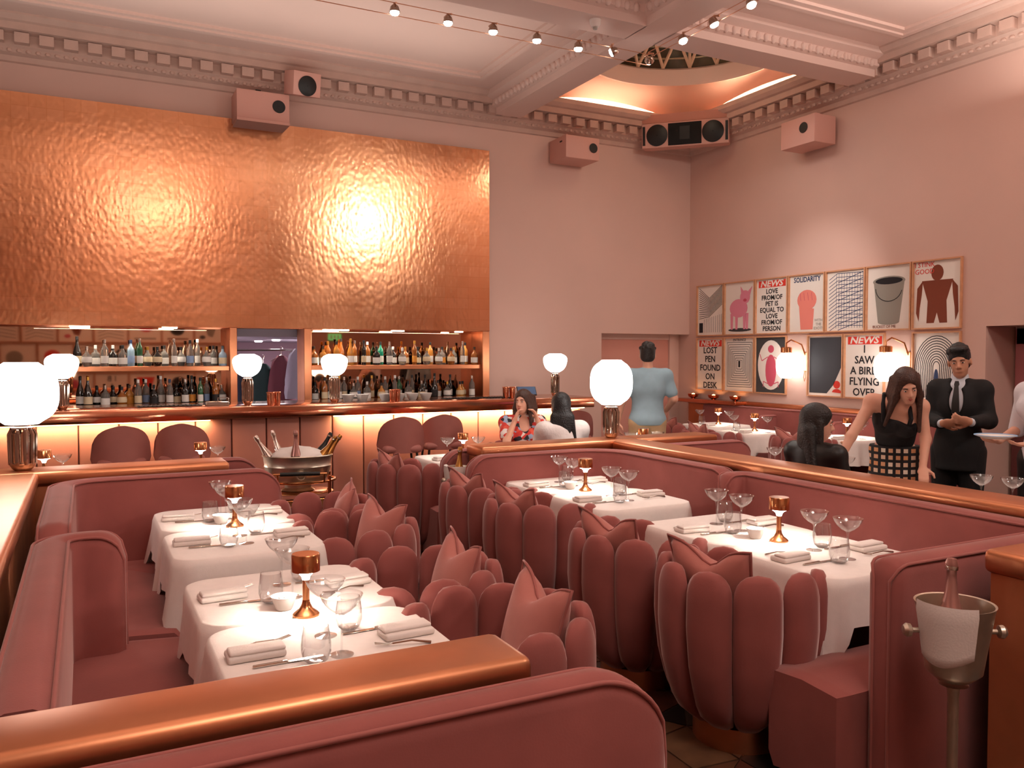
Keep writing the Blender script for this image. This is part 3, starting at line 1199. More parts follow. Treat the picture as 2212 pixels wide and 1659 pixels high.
for (x, y, lab) in ((.69, 4.55, 'between the two far left tables'), (.67, 2.87, 'between the two near left tables'), (2.96, 4.68, 'between the two far right tables'), (2.99, 2.97, 'between the two near right tables')):
    TLAMP.put((x, y, Z0), 0, 'lit copper table lamp ' + lab, 'copper table lamps')
    BOWL.put((x - .055, y + .10, Z0), .4, 'white sugar bowl beside the lamp ' + lab, 'sugar bowls')


# ---------------------------------------------------------------- globe lamps
def superglobe(w, h, z0, flat, n=32, m=20, tulip=0.0):
    rows = []
    for i in range(m + 1):
        t = -1 + 2 * i / m
        e = 2.6
        r = (1 - abs(t) ** e) ** (1 / e) if abs(t) < 1 else 0.0
        r = max(r, flat)
        if tulip:
            r *= 1 + tulip * t - tulip * .35
        z = z0 + h * (t + 1) / 2
        rows.append([(w / 2 * r * math.cos(2 * PI * k / n), w / 2 * r * math.sin(2 * PI * k / n), z) for k in range(n)])
    return MB().rings(rows)


def globe_lamp(loc, label, w, h, bh, br, tulip=0.0, flat=.4, m=M_globe):
    t = thing('globe_lamp', label, 'lamp', loc, 0, 'white globe lamps')
    n = 10
    part('base', MB().lathe([(br * .62, 0), (br * .8, .012), (br, .035), (br, .045)], 24), M_chrome, t)
    prof = [(br * .9, .045)]
    mb = MB()
    mb.lathe([(br * .82, .04), (br * .86, bh - .05)], 20)
    for k in range(n):
        a = 2 * PI * k / n
        mb.tube([(br * .9 * math.cos(a), br * .9 * math.sin(a), .035), (br * .95 * math.cos(a), br * .95 * math.sin(a), bh - .06), (br * .75 * math.cos(a), br * .75 * math.sin(a), bh - .03)], br * .17, 6)
    part('column', mb, M_chrome, t, 'ribbed chrome column')
    part('collar', MB().lathe([(br * .9, bh - .03), (br * .9, bh - .018), (br * .6, bh - .012), (br * .6, bh)], 24), M_chrome, t)
    part('shade', superglobe(w, h, bh, flat, tulip=tulip), m, t, 'glowing opal glass shade', smooth=80)
    return t


globe_lamp((-.335, 5.6, .95), 'large opal globe lamp on the left copper ledge', .39, .36, .27, .07, flat=.45)
globe_lamp((3.80, 5.62, .95), 'large opal globe lamp on the centre ledge corner', .345, .365, .27, .062, flat=.45)
BT = 1.11
globe_lamp((1.50, 8.95, BT), 'opal bowl lamp on the bar in front of the serving hatch', .305, .235, .29, .055, .18, .42, M_globe_bar)
globe_lamp((2.42, 8.95, BT), 'opal bowl lamp on the bar before the right bottle shelves', .295, .235, .29, .055, .18, .42, M_globe_bar)
globe_lamp((5.24, 9.0, BT), 'opal bowl lamp at the right end of the bar', .31, .235, .30, .05, .18, .42, M_globe_bar)
globe_lamp((-.20, 8.9, BT), 'opal bowl lamp on the bar behind the left globe lamp', .30, .235, .29, .055, .18, .42, M_globe_bar)

# ---------------------------------------------------------------- the bar
BXE = 5.45
t = thing('bar_counter', 'long bar with polished copper top and padded leather front', 'bar', (2, 8.9, 0))
Lb = local((2, 8.9, 0))
part('counter_top', MB().rbox(XL + .01, BXE + .12, 8.60, 9.55, .985, BT, .012, 2, M=Lb), M_copper_pol, t, 'polished copper bar top')
part('bar_body', MB().box(XL + .01, BXE, 8.80, 9.45, .06, .985, M=Lb), mat('bar_body', (92, 54, 44), .6), t)
pw = .345
x = BXE
while x > -2.2:
    part('front_panel', MB().rbox(x - pw + .004, x - .004, 8.765, 8.81, .10, .975, .018, 2, M=Lb), M_leather, t)
    x -= pw
part('end_panel', MB().rbox(BXE - .005, BXE + .04, 8.80, 9.45, .10, .975, .018, 2, M=Lb), M_leather, t)
part('plinth', MB().rbox(XL + .01, BXE + .02, 8.72, 8.80, .0, .10, .005, 1, M=Lb), M_copper_lamp, t, 'brass coloured kick plate')
part('led_strip', MB().box(2.35, BXE + .05, 8.725, 8.745, .968, .982, M=Lb), M_led, t, 'warm light strip under the bar top')
part('led_strip', MB().box(-.9, 1.1, 8.725, 8.745, .968, .982, M=Lb), emit_mat('bar_led_dim', (255, 206, 140), 8), t, 'warm light strip under the bar top')
light('bar_strip_light', 'AREA', (3.9, 8.70, .965), 16, (1, .70, .40), 3.0, rot=(.25, 0, 0), size_y=.05)
light('bar_strip_light', 'AREA', (.1, 8.70, .965), 7, (1, .70, .40), 2.0, rot=(.25, 0, 0), size_y=.05)


def stool(loc, rz, label):
    t = thing('bar_stool', label, 'bar stool', loc, rz, 'bar stools')
    part('seat', MB().rbox(-.20, .20, -.20, .20, .62, .70, .035, 3), M_stool, t, smooth=60)
    rows = []
    for s in (0, 1):
        pass
    nu, nv = 17, 9
    front, back = [], []
    for j in range(nv + 1):
        v = j / nv
        fa, ba = [], []
        for i in range(nu + 1):
            u = -1 + 2 * i / nu
            a = u * 1.25
            zt = .70 + .25 * (1 - abs(u) ** 2.8) ** .55 + .05 * (1 - abs(u))
            z = .62 + (zt - .62) * v
            R = .205 + .025 * v
            fa.append((R * math.sin(a), -R * math.cos(a) * .95 + .02, z))
            ba.append(((R + .035) * math.sin(a), -(R + .035) * math.cos(a) * .95 + .02, z))
        front.append(fa + ba[::-1])
    part('backrest', MB().rings(front), M_stool, t, smooth=60)
    for sx in (-1, 1):
        for sy in (-1, 1):
            part('leg', MB().tube([(sx * .15, sy * .15, .63), (sx * .21, sy * .20, 0)], [.013, .010], 8), M_black, t)
    ring = [(sx * .185, sy * .18, .24) for sx, sy in ((-1, -1), (1, -1), (1, 1), (-1, 1), (-1, -1))]
    part('footrest', MB().tube(ring, .008, 6), M_black, t)
    return t


stool((.27, 8.3, 0), .05, 'left one of the two leather bar stools at the left of the bar')
stool((.80, 8.32, 0), -.15, 'right one of the two leather bar stools at the left of the bar')
stool((2.90, 8.2, 0), -.15, 'leather bar stool nearest to the champagne tub at the bar')
stool((3.40, 8.32, 0), -.15, 'leather bar stool between the champagne tub and the woman in the floral dress')
stool((5.02, 8.25, 0), -.2, 'leather bar stool near the right end of the bar')


# ---------------------------------------------------------------- bottles
def glass_mat(name, color, a=.9):
    return mat(name, color, .08, spec=.7, coat=.3)


BM = {'clear': mat('bottle_clear', (196, 190, 182), .08, spec=.8, trans=.75, ior=1.2), 'green': glass_mat('bottle_green', (36, 92, 58)), 'amber': glass_mat('bottle_amber', (150, 84, 30)),
      'dark': glass_mat('bottle_dark', (26, 24, 22)), 'teal': glass_mat('bottle_teal', (22, 132, 104)), 'blue': glass_mat('bottle_blue', (150, 176, 196)), 'honey': glass_mat('bottle_honey', (196, 128, 52))}
LMm = {'white': mat('label_white', (236, 230, 222), .6), 'cream': mat('label_cream', (222, 200, 164), .6), 'black': mat('label_black', (34, 30, 30), .6), 'blue': mat('label_blue', (138, 160, 196), .6), 'orange': mat('label_orange', (226, 150, 60), .6)}
CM = {'silver': M_steel, 'black': M_black, 'gold': mat('cap_gold', (196, 150, 70), .3, metal=1), 'white': M_porcelain, 'navy': mat('cap_navy', (40, 52, 84), .4)}
SHAPES = {
    'tall': [(0, 0), (.036, 0), (.038, .008), (.038, .17), (.032, .20), (.016, .225), (.013, .25), (.013, .285), (.0, .285)],
    'square': [(0, 0), (.044, 0), (.046, .008), (.046, .12), (.040, .145), (.018, .165), (.015, .19), (.015, .225), (.0, .225)],
    'round': [(0, 0), (.034, 0), (.048, .03), (.052, .075), (.044, .115), (.02, .145), (.014, .16), (.014, .21), (.0, .21)],
    'slim': [(0, 0), (.028, 0), (.030, .006), (.030, .19), (.024, .22), (.012, .245), (.012, .30), (.0, .30)],
    'cham': [(0, 0), (.040, 0), (.044, .01), (.044, .14), (.034, .19), (.017, .24), (.014, .28), (.014, .32), (.0, .32)],
}
BOTT = {}


def bottle(kind, glass, lab, cap, loc, where):
    key = (kind, glass, lab, cap)
    if key not in BOTT:
        t = thing('bottle', '', 'bottle')
        prof = SHAPES[kind]
        n = 4 if False else 14
        part('glass_body', MB().lathe(prof, n, cap=False), BM[glass], t, smooth=50)
        rb = prof[2][0] if kind != 'round' else .0495
        za, zb = (.035, .115) if kind in ('tall', 'slim', 'cham') else (.025, .095)
        part('paper_label', MB().lathe([(rb + .0015, za), (rb + .0015, zb)], n, cap=False) if kind != 'round' else MB().lathe([(.0505, .045), (.0535, .075), (.0475, .105)], n, cap=False), LMm[lab], t, smooth=50)
        zt = prof[-1][1]
        part('cap', MB().lathe([(.0155, zt - .03), (.0155, zt + .008), (.0, zt + .01)], 10), CM[cap], t)
        BOTT[key] = Proto(t)
    col = {'clear': 'clear glass', 'green': 'dark green', 'amber': 'amber', 'dark': 'dark glass', 'teal': 'bright teal', 'blue': 'pale blue', 'honey': 'honey coloured'}[glass]
    sh = {'tall': 'tall', 'square': 'squat', 'round': 'round bellied', 'slim': 'slim', 'cham': 'long necked'}[kind]
    label = '%s %s bottle, %s label, %s cap, %s' % (sh, col, lab, cap, where)
    BOTT[key].put(loc, random.uniform(0, 6), label, 'bottles behind the bar')


def shelf_row(x0, x1, n, y, z, where, pal, seed):
    rnd = random.Random(seed)
    for k in range(n):
        x = x0 + (x1 - x0) * (k + .5) / n
        kind, glass, lab, cap = pal[k % len(pal)] if k < len(pal) else rnd.choice(pal)
        bottle(kind, glass, lab, cap, (x + rnd.uniform(-.004, .004), y + (0 if k % 2 else .11) + rnd.uniform(-.006, .006), z), where)


UL = [('cham', 'dark', 'cream', 'black'), ('round', 'clear', 'white', 'silver'), ('square', 'clear', 'white', 'white'), ('tall', 'clear', 'white', 'silver'), ('square', 'dark', 'white', 'white'), ('square', 'clear', 'white', 'black'),
      ('tall', 'blue', 'blue', 'navy'), ('slim', 'green', 'white', 'silver'), ('round', 'clear', 'cream', 'gold'), ('round', 'dark', 'cream', 'black'), ('square', 'clear', 'white', 'black'), ('slim', 'clear', 'white', 'silver'), ('round', 'clear', 'white', 'black'),
      ('tall', 'clear', 'blue', 'black'), ('slim', 'clear', 'white', 'white'), ('round', 'clear', 'white', 'gold'), ('square', 'clear', 'white', 'black'), ('square', 'blue', 'cream', 'black')]
shelf_row(-.12, 1.46, 18, YB + .075, 1.501, 'upper left bar shelf', UL, 1)
LLp = [('cham', 'dark', 'white', 'black'), ('cham', 'dark', 'cream', 'gold'), ('round', 'dark', 'white', 'black'), ('square', 'clear', 'white', 'silver'), ('round', 'dark', 'cream', 'black'), ('round', 'amber', 'cream', 'black'), ('square', 'honey', 'orange', 'black'),
       ('tall', 'clear', 'cream', 'white'), ('tall', 'clear', 'blue', 'white'), ('square', 'dark', 'black', 'black'), ('cham', 'clear', 'white', 'white'), ('tall', 'clear', 'white', 'navy'), ('square', 'dark', 'cream', 'black'), ('tall', 'dark', 'white', 'silver'),
       ('cham', 'dark', 'orange', 'black'), ('slim', 'green', 'white', 'black'), ('slim', 'clear', 'blue', 'silver'), ('tall', 'amber', 'black', 'gold'), ('round', 'clear', 'white', 'silver')]
shelf_row(-.10, 1.45, 19, YB + .05, 1.061, 'lower left back counter', LLp, 2)
URp = [('square', 'amber', 'white', 'black'), ('square', 'honey', 'white', 'black'), ('tall', 'amber', 'cream', 'gold'), ('tall', 'honey', 'white', 'black'), ('cham', 'amber', 'cream', 'black'), ('cham', 'honey', 'white', 'gold'), ('slim', 'amber', 'white', 'silver'), ('slim', 'dark', 'cream', 'black'),
       ('tall', 'amber', 'white', 'white'), ('square', 'dark', 'white', 'black'), ('tall', 'teal', 'white', 'black'), ('tall', 'clear', 'white', 'silver'), ('square', 'dark', 'white', 'white'), ('round', 'clear', 'white', 'white'), ('square', 'amber', 'cream', 'gold'), ('slim', 'amber', 'orange', 'gold'),
       ('square', 'dark', 'cream', 'black'), ('round', 'clear', 'cream', 'gold'), ('tall', 'honey', 'white', 'black'), ('round', 'clear', 'white', 'silver'), ('square', 'clear', 'orange', 'black'), ('round', 'amber', 'cream', 'black'), ('square', 'clear', 'white', 'gold'), ('slim', 'clear', 'white', 'silver')]
shelf_row(2.46, 4.66, 26, YB + .075, 1.501, 'upper right bar shelf', URp, 3)
LRp = [('square', 'dark', 'white', 'black'), ('tall', 'amber', 'cream', 'black'), ('tall', 'clear', 'white', 'silver'), ('slim', 'clear', 'white', 'gold'), ('tall', 'clear', 'cream', 'silver'), ('round', 'clear', 'white', 'silver'), ('tall', 'clear', 'blue', 'white'), ('square', 'clear', 'white', 'white'),
       ('slim', 'amber', 'cream', 'gold'), ('round', 'honey', 'cream', 'black'), ('tall', 'clear', 'white', 'white'), ('slim', 'clear', 'white', 'white'), ('tall', 'green', 'white', 'silver'), ('square', 'clear', 'white', 'black'), ('slim', 'clear', 'cream', 'black'), ('square', 'dark', 'cream', 'silver'),
       ('slim', 'dark', 'white', 'black'), ('cham', 'dark', 'black', 'black'), ('square', 'amber', 'white', 'black'), ('round', 'clear', 'white', 'gold')]
shelf_row(2.46, 4.62, 24, YB + .05, 1.061, 'lower right back counter', LRp, 4)


# things standing on the bar top
def cup_proto():
    t = thing('copper_cup', 'copper cup', 'cup')
    part('cup_body', MB().lathe([(0, 0), (.032, 0), (.034, .01), (.040, .13), (.038, .13), (.031, .01), (0, .008)], 20, cap=False), M_copper_pol, t)
    part('rim', MB().lathe([(.0405, .122), (.0425, .126), (.0405, .131)], 20, cap=False), M_copper_pol, t)
    return Proto(t)


CUP = cup_proto()
for (x, y, lab) in ((1.70, 8.78, 'copper cup beside the hatch lamp on the bar'), (1.78, 8.85, 'copper cup furthest right beside the hatch lamp'), (3.05, 8.85, 'copper cup left of the white bowls on the bar'),
                    (4.52, 8.95, 'copper tumbler left of the tablet on the bar'), (4.60, 8.93, 'copper tumbler nearest to the tablet'), (3.12, 8.9, 'copper cup touching the row of white bowls')):
    CUP.put((x, y, BT), 0, lab, 'copper cups on the bar')


def bowl2_proto():
    t = thing('white_bowl', 'white bowl', 'bowl')
    part('bowl_body', MB().lathe([(0, 0), (.04, 0), (.05, .01), (.075, .075), (.071, .075), (.045, .015), (0, .012)], 24, cap=False), M_porcelain, t)
    part('foot_ring', MB().lathe([(.042, -.0), (.044, .006), (.04, .008)], 24, cap=False), M_porcelain, t)
    return Proto(t)


B2 = bowl2_proto()
for k in range(6):
    B2.put((2.60 + k * .165 + (.1 if k > 1 else 0), 9.05, BT), 0, 'white bowl number %s from the lamp in the row on the bar' % ('one', 'two', 'three', 'four', 'five', 'six')[k], 'white bowls on the bar')
t = thing('bar_tablet', 'dark till tablet on a stand near the right end of the bar', 'tablet', (4.80, 8.9, BT), -.35)
part('screen_case', MB().rbox(-.12, .12, -.01, .01, 0, .17, .006, 1, M=Matrix.Translation((0, .06, .02)) @ Matrix.Rotation(-.95, 4, 'X')), M_black, t)
part('screen', MB().box(-.11, .11, -.012, -.0105, .01, .16, M=Matrix.Translation((0, .06, .02)) @ Matrix.Rotation(-.95, 4, 'X')), mat('tablet_glass', (70, 84, 104), .1, emit=(60, 76, 100), estr=.4), t)
part('stand', MB().box(-.05, .05, .02, .14, 0, .02), M_black, t)
t = thing('bar_caddy', 'steel bar caddy left of the hatch lamp', 'caddy', (1.18, 8.82, BT))
part('tray', MB().rbox(-.11, .11, -.06, .06, 0, .045, .006, 1), M_steel, t)
part('handle', MB().tube([(.0, -.06, .045), (.0, -.06, .085), (.1, -.06, .085), (.1, -.06, .045)], .005, 6), M_steel, t)
for (x, w, lab) in ((.75, .3, 'black rubber bar mat before the lower left bottles'), (4.15, .42, 'black rubber bar mat left of the copper tumblers')):
    t = thing('bar_mat', lab, 'mat', (x, 9.0, BT))
    part('mat_base', MB().rbox(-w, w, -.08, .08, 0, .008, .003, 1), M_black, t)
    mb = MB()
    for k in range(int(w * 50)):
        mb.box(-w + .01 + k * .04, -w + .02 + k * .04, -.075, .075, .008, .013)
    part('ribs', mb, M_black, t)


# ---------------------------------------------------------------- speakers
def cone(parent, loc, r, rot=None, flat=1.0):
    M = Matrix.Translation(loc) @ (rot or Matrix.Identity(4))
    part('driver_surround', MB().lathe([(r * .96, -.004), (r * 1.05, .004), (r, .008)], 28, M=M), M_black, parent)
    part('driver_cone', MB().lathe([(r, .004), (r * .5, -.006), (r * .25, -.004), (r * .2, .006), (0, .009)], 28, cap=False, M=M), M_black_cloth, parent)


RX90 = Matrix.Rotation(PI / 2, 4, 'X')
t = thing('projector_box', 'pink projector housing with a dark lens above the copper panel', 'projector', (1.82, 9.63, 4.26))
part('housing', MB().rbox(-.29, .29, 0, .36, 0, .32, .012, 2), M_white_box, t)
part('chamfer', MB().prism([(-.29, -.012), (.29, -.012), (.28, .35), (-.28, .35)], -.03, 0), M_white_box, t)
cone(t, (.17, -.002, .17), .068, RX90)
part('bracket', MB().box(-.03, .03, .3, .36, .3, .42), M_black, t)
t = thing('loudspeaker', 'tilted pink cube loudspeaker on the cornice beside the projector housing', 'loudspeaker', (2.28, 9.52, 4.56))
tilt = Matrix.Rotation(math.radians(14), 4, 'X') @ Matrix.Rotation(math.radians(12), 4, 'Z')
part('cabinet', MB().rbox(-.165, .165, 0, .26, 0, .26, .008, 2, M=tilt), M_white_box, t)
cone(t, tilt @ Vector((0, -.003, .11)), .105, tilt @ RX90)
part('bracket', MB().tube([(0, .2, .18), (0, .36, .2)], .02, 8), M_black, t)
t = thing('projector_box', 'pink projector housing on the back wall between panel and corner', 'projector', (5.98, 9.55, 4.26))
part('housing', MB().rbox(-.26, .27, 0, .44, 0, .30, .012, 2), M_white_box, t)
cone(t, (.17, -.002, .16), .062, RX90)
part('bracket', MB().tube([(-.12, .3, .3), (-.12, .3, .36), (-.06, .3, .38)], .016, 8), M_white_box, t)
part('vent', MB().box(-.263, -.26, .1, .16, .22, .24), M_black, t)
t = thing('loudspeaker_bar', 'long pink loudspeaker with two black drivers across the room corner', 'loudspeaker', (7.52, 9.32, 4.56), math.radians(-45))
tl = Matrix.Rotation(math.radians(6), 4, 'X')
part('cabinet', MB().rbox(-.60, .60, 0, .3, 0, .34, .006, 1, M=tl), M_white_box, t)
part('horn', MB().rbox(-.23, .23, -.012, .0, .02, .32, .004, 1, M=tl), M_black_cloth, t)
part('horn_throat', MB().box(-.07, .07, -.016, -.012, .09, .27, M=tl), M_black, t)
for sx in (-1, 1):
    cone(t, tl @ Vector((sx * .385, -.003, .17)), .142, tl @ RX90)
    part('slot', MB().box(sx * .57 - .018, sx * .57 + .018, -.004, 0, .04, .30, M=tl), M_black, t)
part('top_cover', MB().box(-.60, .60, .02, .3, .345, .46, M=tl), mat('speaker_cover', (196, 134, 116), .6), t)
t = thing('projector_box', 'pink projector housing high on the right wall', 'projector', (7.78, 7.50, 4.18), -PI / 2)
part('housing', MB().rbox(-.27, .27, 0, .36, 0, .34, .012, 2), M_white_box, t)
cone(t, (.1, -.002, .2), .062, RX90)
part('bracket', MB().box(-.02, .02, .28, .36, .34, .44), M_white_box, t)

# ---------------------------------------------------------------- wire-hung spot lamps
ZW = 4.52
for (pts, lab, cat) in (([(-4.5, 6.64, ZW + .02), (4.98, 6.64, ZW + .02)], 'thin upper cable carrying the ceiling spots over the bar side', 'cable'), ([(-4.5, 6.72, ZW - .05), (4.98, 6.72, ZW - .05)], 'thin lower cable carrying the ceiling spots over the bar side', 'cable'),
                        ([(4.87, -2.6, ZW + .02), (4.87, 6.6, ZW + .02)], 'thin left cable carrying the ceiling spots over the right side', 'cable'), ([(4.93, -2.6, ZW), (4.93, 6.6, ZW)], 'thin right cable carrying the ceiling spots over the right side', 'cable')):
    tag(link('spot_cable', MB().tube(pts, .004, 5).mesh('spot_cable', mat('cable_copper', (206, 150, 120), .4, metal=.6))), lab, cat)


def spot(loc, label, aim=None, lit=True):
    t = thing('spot_lamp', label, 'spot lamp', loc, random.uniform(-.4, .4), 'ceiling spot lamps')
    R = Matrix.Identity(4)
    if aim:
        R = Vector(aim).to_track_quat('-Z', 'Y').to_matrix().to_4x4()
    part('reflector', MB().lathe([(.02, .06), (.035, .045), (.046, .0), (.043, .0), (.030, .04), (.0, .045)], 18, cap=False, M=R), M_chrome, t)
    part('bulb', MB().lathe([(.0, .012), (.036, .008), (.038, -.004), (.030, -.018), (.0, -.024)], 16, cap=False, M=R), M_bulb, t)
    part('clip', MB().tube([(0, -.05, .06), (0, 0, .075), (0, .05, .06)], .008, 6).tube([(0, 0, .05), (0, 0, .08)], .01, 6), mat('clip_copper', (206, 150, 120), .4, metal=.6), t)
    if lit:
        light('spot_lamp_light', 'SPOT', (loc[0], loc[1], loc[2] - .06), 22, WARM, .05, aim=(loc[0] + (aim[0] * .5 if aim else 0), loc[1] - .35, loc[2] - 2), spot=92, blend=.7)
    return t


sp = [(2.33, 'first'), (2.81, 'second'), (3.24, 'third'), (3.68, 'fourth'), (4.12, 'fifth')]
for x, nme in sp:
    spot((x, 6.66, 4.47), '%s glowing spot from the left on the cable over the bar side' % nme)
spot((4.48, 6.64, 4.49), 'sideways turned spot just left of the cable crossing', (-.8, .3, -.35), False)
spot((4.90, 6.62, 4.47), 'sideways turned spot right at the cable crossing', (.6, .5, -.4), False)
for y, nme in ((5.21, 'nearest to us'), (5.66, 'in the middle'), (6.08, 'furthest from us')):
    spot((4.88, y, 4.48), 'spot %s on the cable over the right side' % nme, (.2, -.3, -.9))
t = thing('smoke_detector', 'small white smoke detector on the beam soffit', 'detector', (4.28, 6.62, ZB - .07))
part('detector_body', MB().lathe([(.0, .0), (.035, .005), (.05, .03), (.055, .07)], 20), M_white_plastic, t)
part('sensor', MB().lathe([(.0, -.02), (.02, -.018), (.022, .004)], 14), mat('detector_grey', (170, 160, 150), .5), t)
# ---------------------------------------------------------------- text helper
def text_mesh(body, size, m, align='CENTER', extr=.0006, bold=0.0, shear=0.0):
    cu = bpy.data.curves.new('lettering', 'FONT')
    cu.body = body
    cu.size = size
    cu.align_x = align
    cu.align_y = 'CENTER'
    cu.extrude = extr
    cu.offset = bold
    cu.shear = shear
    cu.resolution_u = 2
    ob = bpy.data.objects.new('lettering_tmp', cu)
    me = bpy.data.meshes.new_from_object(ob)
    bpy.data.objects.remove(ob)
    bpy.data.curves.remove(cu)
    me.materials.clear()
    me.materials.append(m)
    return me


def put_text(parent, body, x, z, size, m, y=-.006, align='CENTER', bold=.0, shear=0.0, sx=1.0):
    o = link('lettering', text_mesh(body, size, m, align, bold=bold, shear=shear), parent)
    o.location = (x, y, z)
    o.rotation_euler = (PI / 2, 0, 0)
    o.scale = (sx, 1, 1)
    return o


def flat(parent, name, pts, m, y=-.0045, t=.0008):
    v = [(p[0], y, p[1]) for p in pts] + [(p[0], y - t, p[1]) for p in pts]
    n = len(pts)
    f = [tuple(range(n)), tuple(reversed(range(n, 2 * n)))] + [(k, (k + 1) % n, n + (k + 1) % n, n + k) for k in range(n)]
    return part(name, MB().add(v, f), m, parent, smooth=0)


def ell(cx, cz, rx, rz, n=20, a0=0, a1=2 * PI):
    return [(cx + rx * math.cos(a0 + (a1 - a0) * k / n), cz + rz * math.sin(a0 + (a1 - a0) * k / n)) for k in range(n)]


def stroke(mb, pts, w, y=-.0048):
    for a, b in zip(pts[:-1], pts[1:]):
        d = Vector((b[0] - a[0], b[1] - a[1]))
        if d.length < 1e-6:
            continue
        d.normalize()
        n = Vector((-d.y, d.x)) * w / 2
        q = [(a[0] + n.x, a[1] + n.y), (b[0] + n.x, b[1] + n.y), (b[0] - n.x, b[1] - n.y), (a[0] - n.x, a[1] - n.y)]
        v = [(p[0], y, p[1]) for p in q]
        mb.add(v, [(0, 1, 2, 3)])


M_pinkink = mat('pink_ink', (226, 140, 160), .8)
M_rose = mat('rose_ink', (204, 84, 104), .8)
M_salmon = mat('salmon_ink', (234, 136, 122), .8)
M_greyink = mat('grey_ink', (150, 144, 134), .8)
M_brownink = mat('brown_ink', (128, 62, 40), .8)
M_navy = mat('navy_ink', (44, 60, 98), .8)
M_shadow = mat('charcoal_ink', (62, 60, 60), .8)


def poster(y0, y1, z0, z1, label, art, wall='right'):
    w = abs(y1 - y0)
    h = z1 - z0
    if wall == 'right':
        t = thing('framed_poster', label, 'poster', (XR - .003, (y0 + y1) / 2, (z0 + z1) / 2), -PI / 2, 'framed posters')
    else:
        t = thing('framed_poster', label, 'poster', ((y0 + y1) / 2, YF + .003, (z0 + z1) / 2), PI, 'posters on the wall behind us')
    hw, hh = w / 2 - .006, h / 2 - .006
    b = .016
    mb = MB()
    mb.box(-hw, hw, -.03, 0, hh - b, hh).box(-hw, hw, -.03, 0, -hh, -hh + b).box(-hw, -hw + b, -.03, 0, -hh + b, hh - b).box(hw - b, hw, -.03, 0, -hh + b, hh - b)
    part('frame', mb, M_wood, t)
    part('sheet', MB().box(-hw + b, hw - b, -.004, -.001, -hh + b, hh - b), M_paper, t)
    art(t, hw - b, hh - b)
    return t


def news(lines, sizes=.115):
    def art(t, hw, hh):
        flat(t, 'banner', [(-hw * .88, hh * .70), (hw * .88, hh * .70), (hw * .88, hh * .95), (-hw * .88, hh * .95)], M_red)
        put_text(t, 'NEWS', -.01, hh * .825, .112, M_paper, bold=.003, shear=.2, sx=1.3)
        n = len(lines)
        top, bot = hh * .54, -hh * .84
        for i, s in enumerate(lines):
            z = top + (bot - top) * i / max(1, n - 1)
            o = put_text(t, s, 0, z, min(.16, 1.25 * (top - bot) / n), M_ink, bold=.002)
            wdt = o.dimensions.x or 1
            est = .58 * len(s) * min(.16, 1.25 * (top - bot) / n)
            if est > 1.8 * hw:
                o.scale = (1.8 * hw / est, 1, 1)
    return art


def art_stripes(t, hw, hh):
    mb = MB()
    for k in range(15):
        u = k / 14
        stroke(mb, [(-hw * .9, hh * (.92 - 1.25 * u)), (-hw * .1, hh * (.55 - .75 * u) - .02), (hw * .9, hh * (.98 - .75 * u))], .008)
    for k in range(10):
        x = -hw * .5 + k * hw * .15
        stroke(mb, [(x, -hh * .9), (x, -hh * (.35 - .02 * k))], .006)
    part('line_pattern', mb, M_ink, t, smooth=0)
    flat(t, 'block', [(-hw * .9, -hh * .9), (-hw * .6, -hh * .9), (-hw * .6, -hh * .5), (-hw * .9, -hh * .5)], M_ink)


def art_pig(t, hw, hh):
    flat(t, 'shadow', ell(0, -hh * .84, hw * .8, hh * .07), M_shadow)
    for x in (-.55, -.22, .32, .5):
        flat(t, 'leg', [(hw * x - .02, -hh * .82), (hw * x + .02, -hh * .82), (hw * x + .03, -hh * .2), (hw * x - .03, -hh * .2)], M_pinkink, -.005)
    flat(t, 'body', ell(-hw * .08, 0, hw * .62, hh * .36), M_pinkink, -.0055)
    flat(t, 'head', ell(hw * .36, hh * .42, hw * .34, hh * .26), M_pinkink, -.006)
    flat(t, 'ear', [(hw * .05, hh * .85), (hw * .3, hh * .62), (hw * .1, hh * .5)], M_pinkink, -.0062)
    flat(t, 'ear', [(hw * .85, hh * .82), (hw * .5, hh * .6), (hw * .7, hh * .48)], M_pinkink, -.0062)
    flat(t, 'snout', ell(hw * .36, hh * .3, hw * .12, hh * .06), M_rose, -.0068)


def art_fist(t, hw, hh):
    put_text(t, 'SOLIDARITY', 0, hh * .84, .09, M_navy, bold=.002, sx=.88)
    flat(t, 'forearm', [(-hw * .35, -hh * .92), (hw * .35, -hh * .92), (hw * .42, -hh * .2), (-hw * .45, -hh * .1)], M_salmon)
    flat(t, 'hand', ell(0, hh * .12, hw * .56, hh * .36), M_salmon, -.005)
    mb = MB()
    for k in range(4):
        stroke(mb, [(-hw * .4 + k * hw * .22, hh * .38), (-hw * .34 + k * hw * .22, hh * .1)], .006, -.006)
    part('finger_lines', mb, M_rose, t, smooth=0)
    put_text(t, 'WITH\nTHE\nIDIOTS', hw * .68, -hh * .75, .05, M_greyink)


def art_hatch(t, hw, hh):
    mb = MB()
    for k in range(15):
        z = -hh * .9 + k * hh * .125
        stroke(mb, [(-hw * .9, z - hh * .12), (-hw * .45, z + hh * .08), (hw * .9, z + hh * .05)], .007)
    for k in range(11):
        x = -hw * .5 + k * hw * .14
        stroke(mb, [(x, -hh * .92), (x, hh * .92)], .005)
    for k in range(9):
        z = -hh * .9 + k * hh * .2
        stroke(mb, [(-hw * .4, z - .03), (hw * .9, z + hh * .22)], .008)
    part('line_pattern', mb, M_navy, t, smooth=0)


